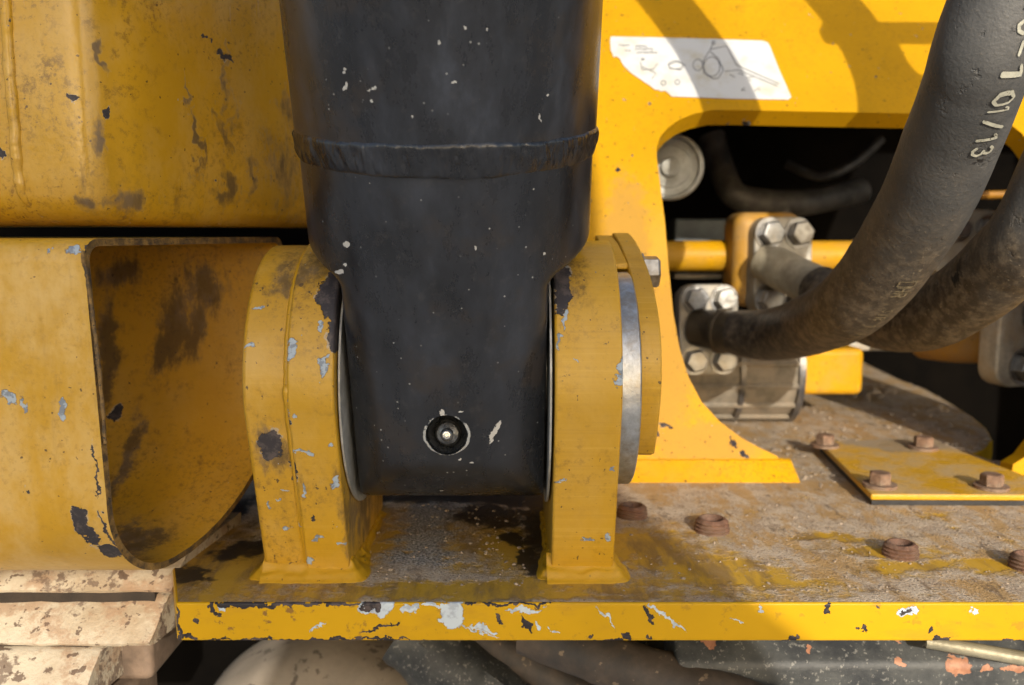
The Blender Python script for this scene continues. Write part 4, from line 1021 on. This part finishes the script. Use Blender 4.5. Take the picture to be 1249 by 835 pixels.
# ------------------------------------------------------------------ crawler track at lower left
def shoe_mat():
    t = NT('track_shoe_rust')
    a = t.noise(16, 6, .7).outputs[0]; b = t.noise(55, 6, .7, off=(3, 1, 1)).outputs[0]; c = t.noise(260, 4, .65).outputs[0]
    col = t.mix(t.ramp(a, .35, .62), (0.37, .285, .185), (0.53, .46, .345))
    col = t.mix(t.math('MULTIPLY', t.ramp(b, .48, .60), .55), col, (0.30, .165, .085))
    sp = t.ramp(t.noise(48, 6, .7, off=(6, 2, 9)).outputs[0], .56, .61)
    col = t.mix(t.math('MULTIPLY', sp, .8), col, (0.13, .085, .06))
    sp = t.ramp(t.noise(130, 4, .6, off=(1, 8, 3)).outputs[0], .61, .64)
    col = t.mix(t.math('MULTIPLY', sp, .85), col, (0.10, .06, .04))
    return t.out(col, .6, .1, t.bump(t.math('ADD', b, t.math('MULTIPLY', c, .5)), .7, .0018))
m_shoe = shoe_mat()
TR = thing('crawler_track', 'rusty pale steel crawler track at lower left under the channel', 'track', (-.33, .42, -.08))
def shoe(yt, zt, yb, zb, xe, skew, back=.07):
    # tilted tread face with a rounded top edge and a thin lower lip
    pr = [(yt + back, zt + .003), (yt + .010, zt + .0015), (yt + .003, zt + .0004), (yt, zt - .002), ((yt * 2 + yb) / 3, zt * .66 + zb * .34), ((yt + yb * 2) / 3, zt * .34 + zb * .66), (yb, zb), (yb + .0012, zb - .0016), (yb + .004, zb - .0022), (yt + back, zb - .004)]
    n = len(pr); nx = 40; V, F = [], []
    for i in range(nx + 1):
        for j, (y, z) in enumerate(pr):
            x = -.62 + (xe + skew * (y - yb) + .62) * (i / nx) ** .8
            jz = .0010 * noise.noise(Vector((x * 60, y * 60, z * 90))) + .0006 * noise.noise(Vector((x * 170, y * 170, 4)))
            ex = .0016 * noise.noise(Vector((y * 120, z * 200, 7))) if i == nx else 0
            V.append((x + ex, y + .0010 * noise.noise(Vector((x * 90, 3, z * 90))), z + jz))
    for i in range(nx):
        for j in range(n): F.append((i * n + j, i * n + (j + 1) % n, (i + 1) * n + (j + 1) % n, (i + 1) * n + j))
    F.append(tuple(nx * n + j for j in range(n)))
    return mesh('track_shoe', V, F, m_shoe, TR, smooth=True, angle=35)
m_gap = plain('gap_dark', (0.03, .021, .014), .95, 0, .3, 80, .6)
def yz(y, d): q = P(60, y, d); return q.y, q.z
SH_ = [((684, .434), (720, .423), -.1690), ((729, .428), (785, .411), -.1760), ((799, .409), (862, .392), -.2030)]
for (ta, tb, xe) in SH_:
    a, b = yz(*ta), yz(*tb); shoe(a[0], a[1], b[0], b[1], xe, .12)
for k_, ((ta, tb, xe), (tc, td, xe2)) in enumerate(zip(SH_, SH_[1:])):
    b, c = yz(*tb), yz(*tc)
    mesh('dark_gap_strip', *box(((-.62 + xe2 - .004) / 2, b[0] + .030, (b[1] + c[1]) / 2), (xe2 + .616, .05, abs(b[1] - c[1]) + .006)), m_gap, TR)  # dark strip set behind the gap between neighbouring shoes
m_link = plain('track_link_dark', (0.16, .11, .075), .7, .1, .4, 50, .6)
v, f = join(box((-.20, .48, -.022), (.05, .07, .026)), box((-.207, .455, -.045), (.046, .05, .030)), box((-.218, .44, -.075), (.046, .05, .026)))
mesh('track_link', v, f, m_link, TR, bevel=.004)
# sunlit scrap of shoe seen in the notch between channel and plate
ns = thing('track_pad', 'sunlit strip of pale track pad seen in notch between channel and base plate', 'track pad', (-.21, .60, -.04))
v, f = box((-.24, .60, -.010), (.10, .06, .014)); mesh('pad', v, f, m_shoe, ns, bevel=.003)

# ------------------------------------------------------------------ under the plate: hub, dark track frame, rod
m_hub = plain('hub_dusty', (0.24, .205, .165), .75, 0, .2, 26, .5, (0.12, .10, .08), (0.30, .25, .2), .5)
hc = P(390, 987, .56); rad = 200 / FPX * .575
hub = thing('track_hub', 'dusty pale round hub below the base plate, half in shade', 'hub', tuple(hc))
mesh('hub_dome', *lathe([(.0001, -.03), (.03, -.030), (.06, -.024), (.085, -.012), (.098, .002), (rad, .012), (rad, .06), (.0001, .06)], hc, (0, 1, 0.0), 72), m_hub, hub, smooth=True, angle=50)
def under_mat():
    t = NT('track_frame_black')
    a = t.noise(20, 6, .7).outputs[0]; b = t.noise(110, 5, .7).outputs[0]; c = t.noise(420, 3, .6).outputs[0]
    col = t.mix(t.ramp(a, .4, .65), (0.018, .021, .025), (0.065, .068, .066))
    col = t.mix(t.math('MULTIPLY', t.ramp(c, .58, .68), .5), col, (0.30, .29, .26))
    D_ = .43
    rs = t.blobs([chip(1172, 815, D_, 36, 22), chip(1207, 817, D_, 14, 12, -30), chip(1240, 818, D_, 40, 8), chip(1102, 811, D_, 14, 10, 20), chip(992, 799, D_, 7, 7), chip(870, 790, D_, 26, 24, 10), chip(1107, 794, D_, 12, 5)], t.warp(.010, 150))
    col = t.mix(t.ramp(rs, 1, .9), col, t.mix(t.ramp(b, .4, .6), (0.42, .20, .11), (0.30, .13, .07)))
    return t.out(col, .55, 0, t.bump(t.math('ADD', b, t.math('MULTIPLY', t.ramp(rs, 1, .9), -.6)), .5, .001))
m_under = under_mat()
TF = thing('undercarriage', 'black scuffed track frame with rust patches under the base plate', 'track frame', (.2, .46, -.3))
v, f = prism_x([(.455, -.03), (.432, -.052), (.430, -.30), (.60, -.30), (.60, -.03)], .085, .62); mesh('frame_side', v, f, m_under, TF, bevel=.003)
m_und2 = plain('track_frame_brown', (0.075, .058, .045), .65, 0, .4, 40, .5, (0.2, .15, .1), (0.03, .032, .035), .6)
def ridge(a, b, r, nm, mt, par):
    pts_ = catmull([tuple(a) + (r * .9,), tuple(a.lerp(b, .33)) + (r,), tuple(a.lerp(b, .66)) + (r * 1.05,), tuple(b) + (r,)], 6)
    return mesh(nm, *tube(pts_, 14, True, lambda q: .12 * noise.noise(q * 90)), mt, par, smooth=True)
ridge(P(640, 770, .47), P(1010, 900, .41), .014, 'brown_ridge', m_und2, TF)
ridge(P(700, 762, .50), P(980, 838, .45), .010, 'dark_ridge', m_under, TF)
ridge(P(490, 770, .52), P(660, 900, .50), .022, 'dark_ridge', m_under, TF)
ridge(P(560, 760, .53), P(760, 880, .50), .012, 'dark_ridge', m_und2, TF)
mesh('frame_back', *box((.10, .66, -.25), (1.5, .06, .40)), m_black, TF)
m_rod = plain('rod_steel', (0.42, .38, .27), .4, .5, .2, 90, .3)
rd = mesh('steel_rod', *tube([tuple(P(1130, 782, .428)) + (.0034,), tuple(P(1300, 812, .405)) + (.0036,)], 16), m_rod, None, smooth=True)
tag(rd, 'thin pale steel rod slanting out under the plate at lower right', 'rod')

# ------------------------------------------------------------------ added arm, unseen behind the camera: outline cut to throw the broad shade
UA = Vector((math.cos(SUN_AZ), math.sin(SUN_AZ), 0)); SH = Vector((math.sin(SUN_AZ), -math.cos(SUN_AZ), 0))
VA = Vector((0, 0, 1)) * math.cos(SUN_EL) - SH * math.sin(SUN_EL)
oc = [(.190, .52), (.190, .20), (.184, .128), (.214, .103), (.26, 0), (.27, -.12), (-.12, -.12), (-.10, -.05), (-.045, .078), (-.031, .106), (-.074, .112), (-.080, .157), (-.31, .163), (-.31, .52)]  # shape follows the wanted shade edges as seen from the sun
n = len(oc)
V = [SDIR * t_ + UA * a + VA * b for t_ in (.80, .95) for a, b in oc]
F = [tuple(range(n)), tuple(range(2 * n - 1, n - 1, -1))] + [(i, (i + 1) % n, n + (i + 1) % n, n + i) for i in range(n)]
m_clampd = plain('clamp_black', (0.03, .03, .03), .6, 0, .3, 60, .3)
q_ = fmap(*fint(1085, 40)) + SDIR * .36  # unseen bar added sunward of the frame plate to cast a band of shadow
hcl = mesh('shadow_clamp', *box(q_, (.105, .03, .018)), m_clampd, None, bevel=.004)
tag(hcl, 'unseen black clamp bar above the picture, added to shadow the frame plate', 'clamp')
hp = catmull([tuple(fmap(*fint(x, y)) + SDIR * .37) + (.015,) for x, y in ((1068, 40), (1085, 78), (1112, 104), (1150, 108), (1200, 92), (1260, 70))], 8)  # added unseen hose, its path laid out from the shadow it should cast
sh_ = mesh('shadow_hose', *tube(hp, 16), m_hose1, None, smooth=True)
tag(sh_, 'unseen thin black hose above the picture, added to shadow the frame plate', 'hose')
m_blocker = plain('blocker_grey', (0.16, .15, .14), .6, 0, .2, 8, .2)
blocker = mesh('shade_blocker', V, F, m_blocker, None)
tag(blocker, 'grey arm added outside the picture to shade the cylinder and plate', 'blocker')
